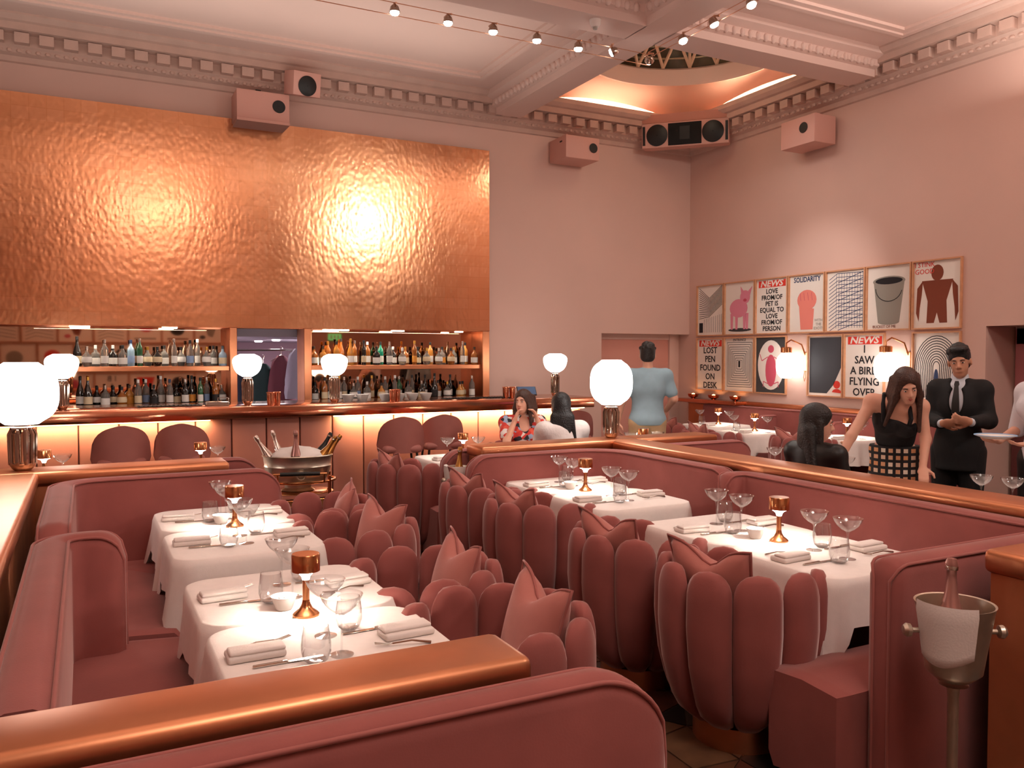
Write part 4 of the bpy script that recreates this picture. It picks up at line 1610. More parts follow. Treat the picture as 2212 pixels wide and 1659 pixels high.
def art_bucket(t, hw, hh):
    flat(t, 'pail', [(-hw * .72, hh * .5), (hw * .72, hh * .5), (hw * .5, -hh * .78), (-hw * .5, -hh * .78)], M_greyink)
    flat(t, 'pail_base', ell(0, -hh * .78, hw * .5, hh * .08), M_greyink, -.0048)
    flat(t, 'rim', ell(0, hh * .52, hw * .76, hh * .16), M_greyink, -.0052)
    flat(t, 'opening', ell(0, hh * .53, hw * .64, hh * .11), M_ink, -.006)
    mb = MB()
    stroke(mb, ell(0, hh * .3, hw * .62, hh * .42, 14, PI, 2 * PI), .009, -.0066)
    part('pail_handle', mb, M_ink, t, smooth=0)
    put_text(t, 'BUCKET OF ME', -hw * .2, -hh * .92, .045, M_brownink)


def art_figure(t, hw, hh):
    flat(t, 'torso', [(-hw * .66, hh * .42), (hw * .66, hh * .42), (hw * .40, -hh * .2), (hw * .44, -hh * .86), (hw * .12, -hh * .86), (0, -hh * .55), (-hw * .12, -hh * .86), (-hw * .44, -hh * .86), (-hw * .40, -hh * .2)], M_brownink)
    flat(t, 'head', ell(0, hh * .64, hw * .26, hh * .24), M_brownink, -.005)
    for s in (-1, 1):
        flat(t, 'arm', [(s * hw * .62, hh * .42), (s * hw * .86, hh * .2), (s * hw * .90, -hh * .55), (s * hw * .78, -hh * .8), (s * hw * .74, -hh * .4), (s * hw * .66, 0)], M_brownink, -.0055)
    put_text(t, 'I STINK\nGOOD', -hw * .55, hh * .80, .075, M_red)


def art_maze(t, hw, hh):
    put_text(t, 'ENTRANCE', 0, hh * .93, .05, M_ink)
    mb = MB()
    for k in range(9):
        s = 1 - k * .1
        a, b = hw * .86 * s, hh * .84 * s
        stroke(mb, [(-a, -b), (a, -b), (a, b), (-a, b), (-a, -b)], .007)
    part('line_pattern', mb, M_ink, t, smooth=0)
    flat(t, 'block', [(-.018, -hh * .1), (.018, -hh * .1), (.018, hh * .14), (-.018, hh * .14)], M_ink)


def art_bug(t, hw, hh):
    flat(t, 'ground', [(-hw, -hh), (hw, -hh), (hw, hh), (-hw, hh)], M_shadow)
    flat(t, 'panel', ell(0, 0, hw * .88, hh * .9, 28), M_paper, -.0052)
    flat(t, 'body', ell(0, -hh * .2, hw * .36, hh * .58), M_rose, -.006)
    flat(t, 'head', ell(0, hh * .58, hw * .2, hh * .14), M_rose, -.006)
    mb = MB()
    for s in (-1, 1):
        stroke(mb, [(s * hw * .2, hh * .3), (s * hw * .6, hh * .15), (s * hw * .75, hh * .4)], .012, -.0066)
        stroke(mb, [(s * hw * .1, -hh * .7), (s * hw * .5, -hh * .6), (s * hw * .5, -hh * .8)], .012, -.0066)
    part('limbs', mb, M_rose, t, smooth=0)


def art_dark(t, hw, hh):
    flat(t, 'dark_field', [(-hw * .95, -hh * .92), (hw * .1, -hh * .92), (hw * .5, -hh * .62), (hw * .92, -hh * .05), (hw * .92, hh * .95), (-hw * .95, hh * .95)], mat('slate_ink', (56, 58, 64), .7))
    flat(t, 'head', ell(hw * .68, -hh * .62, hw * .2, hh * .13), M_red)
    flat(t, 'shoulders', ell(hw * .68, -hh * .9, hw * .28, hh * .14, 16, 0, PI), M_red)


def art_arches(t, hw, hh):
    mb = MB()
    for k in range(11):
        a = hw * (.95 - k * .08)
        b = hh * (.92 - k * .075)
        pts = [(-a * .8, -hh * .9)] + [(a * math.cos(q), b * math.sin(q)) for q in [PI - PI * i / 14 for i in range(15)]] + [(a * .8, -hh * .9)]
        stroke(mb, pts, .009)
    part('line_pattern', mb, M_ink, t, smooth=0)
    flat(t, 'block', ell(0, -hh * .35, hw * .1, hh * .3), M_navy, -.006)


YE = [9.81, 9.21, 8.59, 7.99, 7.38, 6.78, 6.17, 5.57]
top = [(art_stripes, 'framed poster of angled black lines at the far left of the top row'), (art_pig, 'framed poster with a pink animal shape'), (news(['LOVE', 'FROM/OF', 'PET IS', 'EQUAL TO', 'LOVE', 'FROM/OF', 'PERSON']), 'framed red and white NEWS poster about love and pets'),
       (art_fist, 'framed SOLIDARITY poster with a salmon hand'), (art_hatch, 'framed poster of blue crosshatched lines'), (art_bucket, 'framed poster with a grey bucket'), (art_figure, 'framed poster with a brown figure at the right end')]
for i, (a, lab) in enumerate(top):
    poster(YE[i], YE[i + 1], 1.90, 2.665, lab, a)
bot = [(9.81, 9.21, news(['LOST', 'PEN', 'FOUND', 'ON', 'DESK']), 'framed NEWS poster about a lost pen'), (9.21, 8.59, art_maze, 'framed ENTRANCE poster of nested black rectangles'), (8.59, 8.0, art_bug, 'framed poster with a rose pink creature on white'),
       (7.66, 7.09, art_dark, 'framed poster with a dark slate shape and small red head'), (7.09, 6.5, news(['I', 'SAW', 'A BIRD', 'FLYING', 'OVER']), 'framed NEWS poster about a bird'), (6.16, 5.57, art_arches, 'framed poster of nested black arches behind the waiter')]
for y0, y1, a, lab in bot:
    poster(y0, y1, 1.10, 1.885, lab, a)

# posters on the wall behind us, seen in the bar mirrors
rp = random.Random(5)
cols = [M_rose, M_greyink, M_salmon, M_ink, M_brownink, M_shadow, M_red]
for r, (z0, z1) in enumerate(((1.95, 2.68), (1.2, 1.93), (.46, 1.18))):
    for c in range(9):
        x0 = -3.0 + c * .80 + (.35 if r == 1 else 0)
        cc = rp.choice(cols)
        c2 = rp.choice(cols)
        kind = rp.randint(0, 2)

        def art(t, hw, hh, cc=cc, c2=c2, kind=kind, rp=rp):
            if kind == 0:
                flat(t, 'shape', ell(rp.uniform(-.1, .1), rp.uniform(0, .1), hw * .5, hh * .5), cc)
                flat(t, 'bar', [(-hw * .7, -hh * .8), (hw * .7, -hh * .8), (hw * .7, -hh * .68), (-hw * .7, -hh * .68)], c2, -.006)
            elif kind == 1:
                flat(t, 'shape', [(-hw * .6, hh * .7), (hw * .6, hh * .7), (hw * .1, -hh * .5), (-hw * .2, -hh * .6)], cc)
                flat(t, 'dot', ell(hw * .5, -hh * .6, hw * .2, hh * .15), c2, -.006)
            else:
                mb = MB()
                for k in range(7):
                    stroke(mb, [(-hw * .8, -hh * .8 + k * hh * .25), (hw * .2, -hh * .6 + k * hh * .25), (hw * .8, -hh * .85 + k * hh * .25)], .012)
                part('line_pattern', mb, M_ink, t, smooth=0)
        nm = {M_rose: 'rose', M_greyink: 'grey', M_salmon: 'salmon', M_ink: 'black', M_brownink: 'brown', M_shadow: 'charcoal', M_red: 'red'}[cc]
        lab = 'framed poster number %d in the %s row behind us with %s' % (c + 1, ('top', 'middle', 'bottom')[r], (nm + ' rounded shape', nm + ' wedge shape', 'wavy black lines')[kind])
        if r == 2 and c == 4:
            def art(t, hw, hh):
                put_text(t, 'I B\nA\nWASP', 0, 0, .2, M_ink, bold=.003)
            lab = 'framed lettered poster in the bottom row behind us'
        poster(x0, x0 + .79, z0, z1, lab, art, 'front')
t = thing('exit_sign', 'green exit sign on the wall behind us seen in the bar mirror', 'exit sign', (6.4, YF + .002, 2.05), PI)
part('sign_body', MB().rbox(-.2, .2, -.05, 0, 0, .2, .006, 1), M_white_plastic, t)
part('sign_face', MB().box(-.19, .19, -.054, -.05, .01, .19), mat('exit_green', (90, 170, 110), .5, emit=(90, 190, 120), estr=1.2), t)
for k, sx in enumerate((-.1, 0, .1)):
    part('pictogram', MB().box(sx - .025, sx + .025, -.056, -.054, .05, .15), M_porcelain, t)


# ---------------------------------------------------------------- wall sconces
def sconce(y, label):
    t = thing('wall_sconce', label, 'wall lamp', (XR - .003, y, 1.36), -PI / 2, 'copper wall sconces')
    part('wall_plate', MB().rbox(.14, .20, -.02, 0, .06, .30, .005, 1), M_copper_lamp, t)
    part('arm', MB().tube([(.17, -.01, .26), (.15, -.06, .40), (.06, -.15, .46), (0, -.17, .42), (0, -.17, .36)], .010, 8), M_copper_lamp, t)
    part('cap', MB().lathe([(.07, .30), (.07, .36), (.05, .37)], 20, (0, -.17, 0)), M_copper_lamp, t)
    g = superglobe(.25, .32, -.03, .5)
    part('shade', MB().add(g.v, g.f, Matrix.Translation((0, -.17, 0))), M_globe, t, 'glowing opal glass shade', smooth=80)
    part('cord', MB().tube([(.17, -.012, .06), (.18, -.02, -.02), (.165, -.02, -.07), (.15, -.02, -.02), (.16, -.012, .06)], .004, 6), M_copper_lamp, t)
    return t


sconce(7.86, 'glowing copper sconce right of the pink creature poster')
sconce(6.37, 'glowing copper sconce right of the bird poster')

# ---------------------------------------------------------------- shelf recess on the right wall
M_shelf = mat('recess_pink', (184, 116, 118), .6)
M_shelf_dark = mat('recess_dark', (96, 48, 46), .7)
t = thing('shelf_unit', 'pink built-in shelf unit with dark compartments in the right wall recess', 'shelf unit', (XR + .45, 4.6, 0))
part('back_panel', MB().box(.16, .2, -.85, .68, 0, 1.9), M_shelf_dark, t)
for yy in (.66, .40, .05, -.3, -.8):
    part('upright', MB().box(0, .16, yy - .05 if yy != .66 else yy - .12, yy + .05 if yy != .66 else yy + .03, .98, 1.9), M_shelf, t)
part('header', MB().box(0, .16, -.85, .68, 1.74, 1.9), M_shelf, t)
for zz in (1.02, 1.18, 1.36, 1.52):
    part('shelf_board', MB().box(.01, .16, -.85, .68, zz - .012, zz + .012), M_shelf, t)
part('lower_cabinet', MB().box(-.05, .16, -.85, .68, 0, .98), M_shelf_dark, t)
tag(link('recess_window', MB().box(XR + .44, XR + .455, 4.0, 4.36, 1.25, 1.66).mesh('recess_window', mat('recess_screen', (214, 150, 190), .4, emit=(206, 120, 170), estr=.8))), 'glowing mauve screen in the right wall recess', 'screen')

# ---------------------------------------------------------------- champagne tub on its copper stand
t = thing('champagne_tub', 'oval silver champagne tub on a copper stand before the bar', 'ice tub', (1.45, 6.45, 0), -.25)


def oval(prof, n=40, sx=1.0, sy=.72, z=0):
    return MB().rings([[(r * sx * math.cos(2 * PI * k / n), r * sy * math.sin(2 * PI * k / n), zz + z) for k in range(n)] for r, zz in prof])


part('tub', oval([(.10, .63), (.20, .64), (.235, .70), (.25, .76), (.255, .77), (.25, .78), (.258, .84), (.268, .85), (.262, .856), (.25, .85), (.245, .80), (.10, .79)]), M_silver, t, 'hammered silver oval tub')
part('tub_foot', oval([(.12, .575), (.13, .58), (.10, .60), (.10, .635)]), M_silver, t)
part('top_rail', MB().tube([(.285 * math.cos(a * PI / 16), .22 * math.sin(a * PI / 16), .66) for a in range(33)], .010, 8), M_copper_lamp, t)
part('lower_rail', MB().tube([(.285 * math.cos(a * PI / 16), .22 * math.sin(a * PI / 16), .40) for a in range(33)], .010, 8), M_copper_lamp, t)
part('shelf', oval([(.26, .565), (.27, .57), (.26, .575)], sx=1, sy=.78), M_copper_lamp, t)
for sx, sy in ((-1, -1), (1, -1), (1, 1), (-1, 1)):
    part('leg', MB().tube([(sx * .24, sy * .12, .70), (sx * .24, sy * .12, 0)], .012, 8), M_copper_lamp, t)
part('handle_bar', MB().tube([(-.17, -.25, .735), (.22, -.25, .735)], .009, 8), M_copper_lamp, t)
part('handle_grip', MB().tube([(-.12, -.25, .735), (.17, -.25, .735)], .015, 10), M_black, t, 'black handle grip')
for sx in (-.14, .2):
    part('handle_stay', MB().tube([(sx, -.25, .735), (sx, -.20, .66)], .007, 6), M_copper_lamp, t)
part('ring_pull', MB().tube([(.03 + .032 * math.cos(a * PI / 10), -.19, .71 + .032 * math.sin(a * PI / 10)) for a in range(21)], .006, 6), M_silver, t)
rows = []
rp = random.Random(11)
for i in range(8):
    f = i / 7
    rr = .215 * math.sqrt(max(0.0, 1 - f ** 2.2)) + .002
    rows.append([(rr * math.cos(2 * PI * k / 28) * (1 + rp.uniform(-.05, .05)), rr * .66 * math.sin(2 * PI * k / 28), .80 + .12 * f + rp.uniform(-.006, .006)) for k in range(28)])
o = tag(part('ice_cloth', MB().rings(rows), M_napkin, None, smooth=70), 'white cloth heaped inside the champagne tub', 'cloth')
o.location = (1.45, 6.45, 0)
o.rotation_euler = (0, 0, -.25)
M_foil = mat('foil_silver', (196, 176, 166), .25, metal=1)
M_foil_pink = mat('foil_rose', (178, 130, 122), .3, metal=.7)
M_foil_gold = mat('foil_gold', (192, 140, 76), .3, metal=1)


def champ(loc, tilt, az, foil, label, out=.30):
    t = thing('champagne_bottle', label, 'bottle', loc, 0)
    M = Matrix.Rotation(az, 4, 'Z') @ Matrix.Rotation(tilt, 4, 'Y')
    part('glass_body', MB().lathe([(0, 0), (.040, 0), (.043, .01), (.043, .10), (.040, .125)], 18, M=M), BM['dark'], t)
    part('foil', MB().lathe([(.041, .122), (.030, .165), (.019, .21), (.015, .25), (.0145, .275), (.018, .28), (.018, .30), (.014, .315), (0, .318)], 16, M=M), foil, t)
    part('cork_wire', MB().lathe([(.0188, .279), (.0192, .285), (.0188, .291)], 12, cap=False, M=M), M_steel, t)
    return t


gb = Matrix.Translation((1.45, 6.45, 0)) @ Matrix.Rotation(-.25, 4, 'Z')
for (lx, ly, tl, az, fo, lab) in ((-.15, .0, .55, PI, M_foil, 'leftmost silver foiled champagne bottle in the tub'), (-.10, .06, .30, PI * .95, M_foil, 'second silver foiled champagne bottle from the left in the tub'),
                                  (-.01, -.10, .05, -PI / 2, M_foil_pink, 'upright rose foiled champagne bottle in the tub'), (.11, -.02, .62, 0.0, M_foil_gold, 'gold foiled champagne bottle leaning right in the tub'), (.15, .04, .62, .15, M_foil_gold, 'rightmost gold foiled champagne bottle in the tub'), (.10, .10, .55, .3, M_black, 'black capped champagne bottle at the back of the tub')):
    p = gb @ Vector((lx, ly, .735))
    champ(p, tl, az - .25, fo, lab)


# ---------------------------------------------------------------- ice buckets on stands
def ice_bucket(loc, rz, label, r=.115, h=.25, zr=.84):
    t = thing('ice_bucket_stand', label, 'ice bucket', loc, rz)
    part('bucket', MB().lathe([(0, zr - h), (.05, zr - h + .005), (r * .72, zr - h + .035), (r * .80, zr - h * .6), (r, zr - .005), (r * 1.03, zr), (r * .97, zr - .002), (r * .76, zr - h * .6), (.03, zr - h * .75)], 36, cap=False), M_silver, t)
    part('pole', MB().lathe([(.045, zr - h - .01), (.02, zr - h - .015), (.017, zr - h - .05), (.015, .06), (.02, .03)], 16), M_silver, t)
    part('foot', MB().lathe([(.13, 0), (.13, .012), (.05, .03), (.02, .05)], 28), M_silver, t)
    for s in (0, PI):
        part('knob', MB().lathe([(.008, 0), (.008, .03), (.020, .036), (.022, .048), (.014, .058), (0, .06)], 14, M=Matrix.Rotation(s, 4, 'Z') @ Matrix.Translation((r * .86, 0, zr - .09)) @ Matrix.Rotation(PI / 2, 4, 'Y')), M_silver, t)
    return t


def bucket_cloth(loc, label, r, zr, a0, a1, drop):
    rows = []
    n = 14
    for i in range(10):
        row = []
        for k in range(n + 1):
            a = a0 + (a1 - a0) * k / n
            if i == 0:
                rr, z = r * .45, zr - .03
            elif i == 1:
                rr, z = r * .80, zr - .002
            elif i == 2:
                rr, z = r * 1.02, zr + .012
            else:
                q = (i - 2) / 7
                rr, z = r * (1.07 - .20 * q), zr + .008 - drop * q * (1 + .12 * math.sin(2.2 * (a - a0)))
            row.append((rr * math.cos(a), rr * math.sin(a), z))
        rows.append(row)
    back = [[(x * .975, y * .975, z - .003) for x, y, z in r_] for r_ in rows]
    mb = MB()
    mb.rings([rows[i] + back[i][::-1] for i in range(10)])
    o = tag(part('bucket_napkin', mb, M_napkin, None, smooth=70), label, 'napkin')
    o.location = loc
    return o


IB = (2.43, 1.665, 0)
ice_bucket(IB, -.55, 'silver ice bucket on a tall stand at the right beside the copper partition')
bucket_cloth(IB, 'white napkin draped over the near ice bucket', .115, .84, math.radians(150), math.radians(248), .17)
champ((IB[0] + .01, IB[1] + .02, .655), .10, .6, M_foil_pink, 'rose foiled champagne bottle in the near ice bucket')
IB2 = (2.43, 5.60, 0)
ice_bucket(IB2, .3, 'silver ice bucket on a stand at the end of the far banquette', .10, .24, .80)
bucket_cloth(IB2, 'white napkin draped over the far ice bucket', .10, .80, math.radians(120), math.radians(330), .17)
champ((IB2[0], IB2[1], .63), .08, .3, M_foil_gold, 'gold foiled champagne bottle in the far ice bucket')

# ---------------------------------------------------------------- the other tables
for (x, y, wh) in ((-.30, 6.9, 'behind the left globe lamp'), (.78, 6.95, 'beyond the far left copper ledge'), (2.95, 6.72, 'left of the floral dress woman'), (3.82, 6.55, 'between the two seated women'), (4.66, 6.38, 'right of the centre globe lamp')):
    table(x, y, wh)
    TLAMP.put((x + (.02 if x != 3.82 else .22), y, Z0), 0, 'lit copper table lamp on the table ' + wh, 'copper table lamps')
    COUPE.put((x + .14, y - .06, Z0), 0, 'champagne coupe right of the lamp on the table ' + wh, 'coupe glasses')
    if x > 2:
        COUPE.put((x - .14, y - .02, Z0), 0, 'champagne coupe left of the lamp on the table ' + wh, 'coupe glasses')
    NAP.put((x - .22, y - .1, Z0), .2, 'folded white napkin on the table ' + wh, 'folded napkins')
place_chair(2.36, 6.42, .25, 'tulip armchair standing alone before the bar stools', 'cushion in the armchair standing before the bar stools')
for (x, y, wh) in ((4.86, 4.80, 'left of the long haired girl'), (4.86, 4.12, 'in front of the long haired girl'), (4.86, 3.12, 'in front of the waiter')):
    table(x, y, wh)
    COUPE.put((x - .08, y + .0, Z0), 0, 'champagne coupe left on the table ' + wh, 'coupe glasses')
    COUPE.put((x - .03, y - .16 + (.28 if y == 4.12 else 0), Z0), 0, 'champagne coupe right on the table ' + wh, 'coupe glasses')
    TUMB.put((x - .2, y + .05, Z0), 0, 'stemless water glass on the table ' + wh, 'stemless glasses')
    NAP.put((x + .2, y + .1, Z0), 1.4, 'folded white napkin on the table ' + wh, 'folded napkins')
for (x, y, wh) in ((7.34, 8.42, 'under the ENTRANCE poster'), (7.05, 7.45, 'under the left sconce'), (7.42, 6.42, 'behind the leaning woman')):
    table(x, y, wh, 0, y < 7)
    TLAMP.put((x + .04, y, Z0), 0, 'lit copper table lamp on the table ' + wh, 'copper table lamps')
    COUPE.put((x + .05, y - .2, Z0), 0, 'champagne coupe right of the lamp on the table ' + wh, 'coupe glasses')
    COUPE.put((x - .1, y + .2, Z0), 0, 'champagne coupe left of the lamp on the table ' + wh, 'coupe glasses')
    TUMB.put((x - .15, y + .1, Z0), 0, 'stemless water glass on the table ' + wh, 'stemless glasses')
    NAP.put((x - .2, y - .1, Z0), .2, 'folded white napkin on the table ' + wh, 'folded napkins')
    place_chair(x - .62, y + .0, 0, 'tulip armchair at the table ' + wh, 'cushion in the armchair at the table ' + wh)
place_chair(4.98, 2.32, 2.2, 'tulip armchair at the right edge beyond the ledge', 'cushion in the armchair at the right edge')


def put_glint_bowl(x, y, z, lab):  # added bowls; their glow stands in for lamp reflections in the copper ledge
    t = thing('glint_bowl', lab, 'lamp', (x, y, z), 0, 'added bowls standing in for ledge reflections')
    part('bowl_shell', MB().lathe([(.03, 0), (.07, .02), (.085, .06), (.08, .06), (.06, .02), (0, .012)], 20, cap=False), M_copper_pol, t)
    part('glint_ball', MB().sphere((0, 0, .04), .03, n=12, m=8), emit_mat('ledge_glint_glow', (255, 180, 110), 14), t)


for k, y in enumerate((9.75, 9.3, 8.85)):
    put_glint_bowl(8.06, y, .99, '%s glowing copper bowl added for a lamp reflection on the corner ledge' % ('leftmost', 'middle', 'rightmost')[k])
t = thing('corner_shelf', 'low copper shelf under the added glowing bowls in the room corner', 'shelf', (8.02, 9.3, .93))
part('shelf_board', MB().rbox(-.12, .155, -.62, .64, 0, .058, .01, 1), M_copper_pol, t)
part('shelf_edge', MB().box(-.13, -.12, -.62, .64, .01, .05), M_copper_pol, t)
# ---------------------------------------------------------------- people: smooth implicit bodies turned into one mesh each
def _bbox(pr, pad):
    if pr[0] == 'cap':
        a, b, ra, rb = pr[1:5]
        r = max(ra, rb) + pad
        return np.minimum(a, b) - r, np.maximum(a, b) + r
    c, r, R = pr[1:4]
    m = max(r) + pad
    return c - m, c + m


def _dist(pr, P):
    if pr[0] == 'cap':
        a, b, ra, rb = pr[1:5]
        ba = b - a
        pa = P - a
        t = np.clip((pa @ ba) / max(1e-9, ba @ ba), 0, 1)
        return np.linalg.norm(pa - t[..., None] * ba, axis=-1) - (ra + (rb - ra) * t)
    c, r, R = pr[1:4]
    q = (P - c) @ R
    k0 = np.linalg.norm(q / r, axis=-1)
    k1 = np.linalg.norm(q / (r * r), axis=-1) + 1e-9
    return k0 * (k0 - 1) / k1


def V(*a):
    return np.array(a, float)


def cap(a, b, ra, rb, k=.03):
    return ('cap', np.array(a, float), np.array(b, float), ra, rb, k, '+')


def ellp(c, r, R=None, k=.03, op='+'):
    return ('ell', np.array(c, float), np.array(r, float), np.eye(3) if R is None else R, k, op)


def sdf_mesh(prims, res=.0085, cuts=()):
    add = [p for p in prims if p[-1] == '+']
    lo = np.min([_bbox(p, .03)[0] for p in add], axis=0)
    hi = np.max([_bbox(p, .03)[1] for p in add], axis=0)
    n = np.ceil((hi - lo) / res).astype(int) + 1
    D = np.full(n, .08, np.float32)
    ax = [lo[i] + res * np.arange(n[i]) for i in range(3)]
    for p in prims:
        k = p[-2]
        b0, b1 = _bbox(p, .045)
        i0 = np.clip(np.floor((b0 - lo) / res).astype(int), 0, n)
        i1 = np.clip(np.ceil((b1 - lo) / res).astype(int) + 1, 0, n)
        if np.any(i1 <= i0):
            continue
        sl = tuple(slice(i0[i], i1[i]) for i in range(3))
        P = np.stack(np.meshgrid(ax[0][sl[0]], ax[1][sl[1]], ax[2][sl[2]], indexing='ij'), -1)
        d = _dist(p, P)
        A = D[sl]
        if p[-1] == '+':
            h = np.maximum(k - np.abs(A - d), 0) / k
            D[sl] = np.minimum(A, d) - h * h * k * .25
        else:
            h = np.maximum(k - np.abs(A + d), 0) / k
            D[sl] = np.maximum(A, -d) + h * h * k * .25
    if len(cuts):
        P = np.stack(np.meshgrid(*ax, indexing='ij'), -1)
        for pt, nr in cuts:
            D = np.maximum(D, (P - np.array(pt)) @ np.array(nr, float))
    S = D < 0
    nx, ny, nz = n
    cnt = np.zeros((nx - 1, ny - 1, nz - 1), np.int32)
    acc = np.zeros((nx - 1, ny - 1, nz - 1, 3), np.float32)
    for axis in range(3):
        a = [slice(None)] * 3
        b = [slice(None)] * 3
        a[axis] = slice(0, -1)
        b[axis] = slice(1, None)
        d0, d1 = D[tuple(a)], D[tuple(b)]
        cr = S[tuple(a)] != S[tuple(b)]
        t = np.where(cr, d0 / np.where(d0 == d1, 1, d0 - d1), 0)
        o1, o2 = [i for i in range(3) if i != axis]
        for u in (0, 1):
            for w in (0, 1):
                s = [slice(None)] * 3
                s[o1] = slice(u, n[o1] - 1 + u)
                s[o2] = slice(w, n[o2] - 1 + w)
                c = cr[tuple(s)]
                cnt += c
                acc[..., axis] += np.where(c, t[tuple(s)], 0)
                acc[..., o1] += c * u
                acc[..., o2] += c * w
    m = cnt > 0
    idx = np.full(cnt.shape, -1, np.int64)
    idx[m] = np.arange(m.sum())
    ijk = np.argwhere(m)
    verts = lo + res * (ijk + acc[m] / cnt[m][:, None])
    faces = []
    for axis in range(3):
        o1, o2 = [(1, 2), (2, 0), (0, 1)][axis]
        a = [slice(None)] * 3
        b = [slice(None)] * 3
        a[axis] = slice(0, -1)
        b[axis] = slice(1, None)
        cr = np.argwhere(S[tuple(a)] != S[tuple(b)])
        ok = (cr[:, o1] > 0) & (cr[:, o2] > 0) & (cr[:, o1] < n[o1] - 1) & (cr[:, o2] < n[o2] - 1)
        cr = cr[ok]
        e1 = np.zeros(3, int)
        e1[o1] = 1
        e2 = np.zeros(3, int)
        e2[o2] = 1
        q = [cr - e1 - e2, cr - e2, cr, cr - e1]
        f = np.stack([idx[x[:, 0], x[:, 1], x[:, 2]] for x in q], 1)
        flip = ~S[cr[:, 0], cr[:, 1], cr[:, 2]]
        f[flip] = f[flip][:, ::-1]
        faces.append(f)
    f = np.concatenate(faces)
    f = f[(f >= 0).all(1)]
    return verts, f


def sdf_part(name, prims, m, parent, cuts=(), res=.0085, label=None):
    v, f = sdf_mesh(prims, res, cuts)
    me = bpy.data.meshes.new(name)
    me.from_pydata(v.tolist(), [], f.tolist())
    me.materials.append(m)
    me.shade_smooth()
    me.update()
    return link(name, me, parent, label)


def rot_head(yaw=0, pitch=0, roll=0):
    R = Matrix.Rotation(yaw, 3, 'Z') @ Matrix.Rotation(pitch, 3, 'X') @ Matrix.Rotation(roll, 3, 'Y')
    return np.array(R)


M_skin = mat('skin', (214, 160, 136), .55, sss=.08, noise=.04, nscale=14)
M_skin2 = mat('skin_tan', (196, 140, 112), .55, sss=.08, noise=.04, nscale=14)
M_hair_dark = mat('hair_dark', (26, 20, 18), .5, bump=.5, bscale=90, noise=.3, nscale=60)
M_hair_brown = mat('hair_brown', (62, 36, 26), .5, bump=.5, bscale=90, noise=.3, nscale=60)
M_hair_black = mat('hair_black', (18, 17, 19), .45, bump=.5, bscale=90)
M_eye = mat('eye_dark', (24, 16, 14), .2)
M_eyew = mat('eye_white', (226, 214, 206), .3)
M_lip = mat('lip', (176, 92, 84), .5)


def head_prims(c, R, s=1.0, k=.02):
    def T(x, y, z):
        return c + R @ (np.array([x, y, z]) * s)
    pr = [ellp(T(0, -.012, .03), V(.074, .092, .088) * s, R, k), ellp(T(0, .028, -.035), V(.056, .064, .082) * s, R, k), ellp(T(0, .052, -.096), V(.032, .03, .024) * s, R, .02),
          ellp(T(.03, .101, -.002), V(.019, .013, .012) * s, R, .012, '-'), ellp(T(-.03, .101, -.002), V(.019, .013, .012) * s, R, .012, '-'),
          cap(T(-.03, .078, .020), T(.03, .078, .020), .011 * s, .011 * s, .015), cap(T(0, .088, .006), T(0, .108, -.034), .008 * s, .0125 * s, .012), cap(T(-.011, .094, -.038), T(.011, .094, -.038), .008 * s, .008 * s, .01),
          cap(T(-.018, .083, -.068), T(.018, .083, -.068), .009 * s, .009 * s, .012), ellp(T(.076, -.008, -.012), V(.010, .018, .030) * s, R, .01), ellp(T(-.076, -.008, -.012), V(.010, .018, .030) * s, R, .01)]
    return pr, T


def hand_prims(w, d, nrm, s=1.0, curl=.5, side=1):
    """wrist w, finger direction d, palm normal nrm; side=+1 thumb on +(nrm x d)"""
    d = np.array(d, float)
    d /= np.linalg.norm(d)
    nrm = np.array(nrm, float)
    nrm = nrm - d * (nrm @ d)
    nrm /= np.linalg.norm(nrm)
    r = np.cross(nrm, d) * side
    w = np.array(w, float)
    R = np.stack([np.cross(nrm, d), d, nrm], 1)
    pr = [ellp(w + d * .045 * s, V(.040, .048, .016) * s, R, .02)]
    for i, (o, L) in enumerate(((-.028, .055), (-.010, .068), (.010, .072), (.028, .064))):
        a = w + d * .082 * s + r * o * s
        dd = d * math.cos(curl) - (-nrm) * math.sin(curl) * 1.0
        b = a + dd * L * .55 * s
        d2 = d * math.cos(curl * 2.2) + nrm * math.sin(curl * 2.2)
        c = b + d2 * L * .5 * s
        pr += [cap(a, b, .0095 * s, .0088 * s, .008), cap(b, c, .0088 * s, .0075 * s, .006)]
    a = w + d * .025 * s + r * .034 * s
    b = a + (r * .75 + d * .65 + nrm * .3) * .042 * s
    c = b + (r * .2 + d * .95 + nrm * .3) * .03 * s
    pr += [cap(a, b, .012 * s, .0105 * s, .012), cap(b, c, .010 * s, .0085 * s, .008)]
    return pr


def face_parts(T, R, s, parent, lip=True, brow=M_hair_dark):
    for sx in (-1, 1):
        v = MB().sphere((0, 0, 0), .0115 * s, .008 * s, .0052 * s, 10, 8)
        o = part('eye', v, M_eyew, parent)
        o.matrix_local = Matrix.Translation(Vector(T(sx * .030, .083, -.001))) @ Matrix(R.tolist()).to_4x4()
        i = part('iris', MB().sphere((0, .0055 * s, 0), .0056 * s, .004 * s, .0050 * s, 10, 8), M_eye, o)
        p = part('eyebrow', MB().tube([T(sx * .014, .0905, .016), T(sx * .03, .092, .021), T(sx * .047, .080, .016)], [.0032 * s, .0036 * s, .002 * s], 6), brow, parent)
    if lip:
        part('lips', MB().tube([T(-.021, .083, -.066), T(-.008, .0915, -.064), T(0, .0925, -.066), T(.008, .0915, -.064), T(.021, .083, -.066)], [.002 * s, .0052 * s, .005 * s, .0052 * s, .002 * s], 6).tube([T(-.018, .083, -.070), T(0, .0915, -.074), T(.018, .083, -.070)], [.002 * s, .0055 * s, .002 * s], 6), M_lip, parent)


def facing(d):
    return math.atan2(d[1], d[0]) - PI / 2


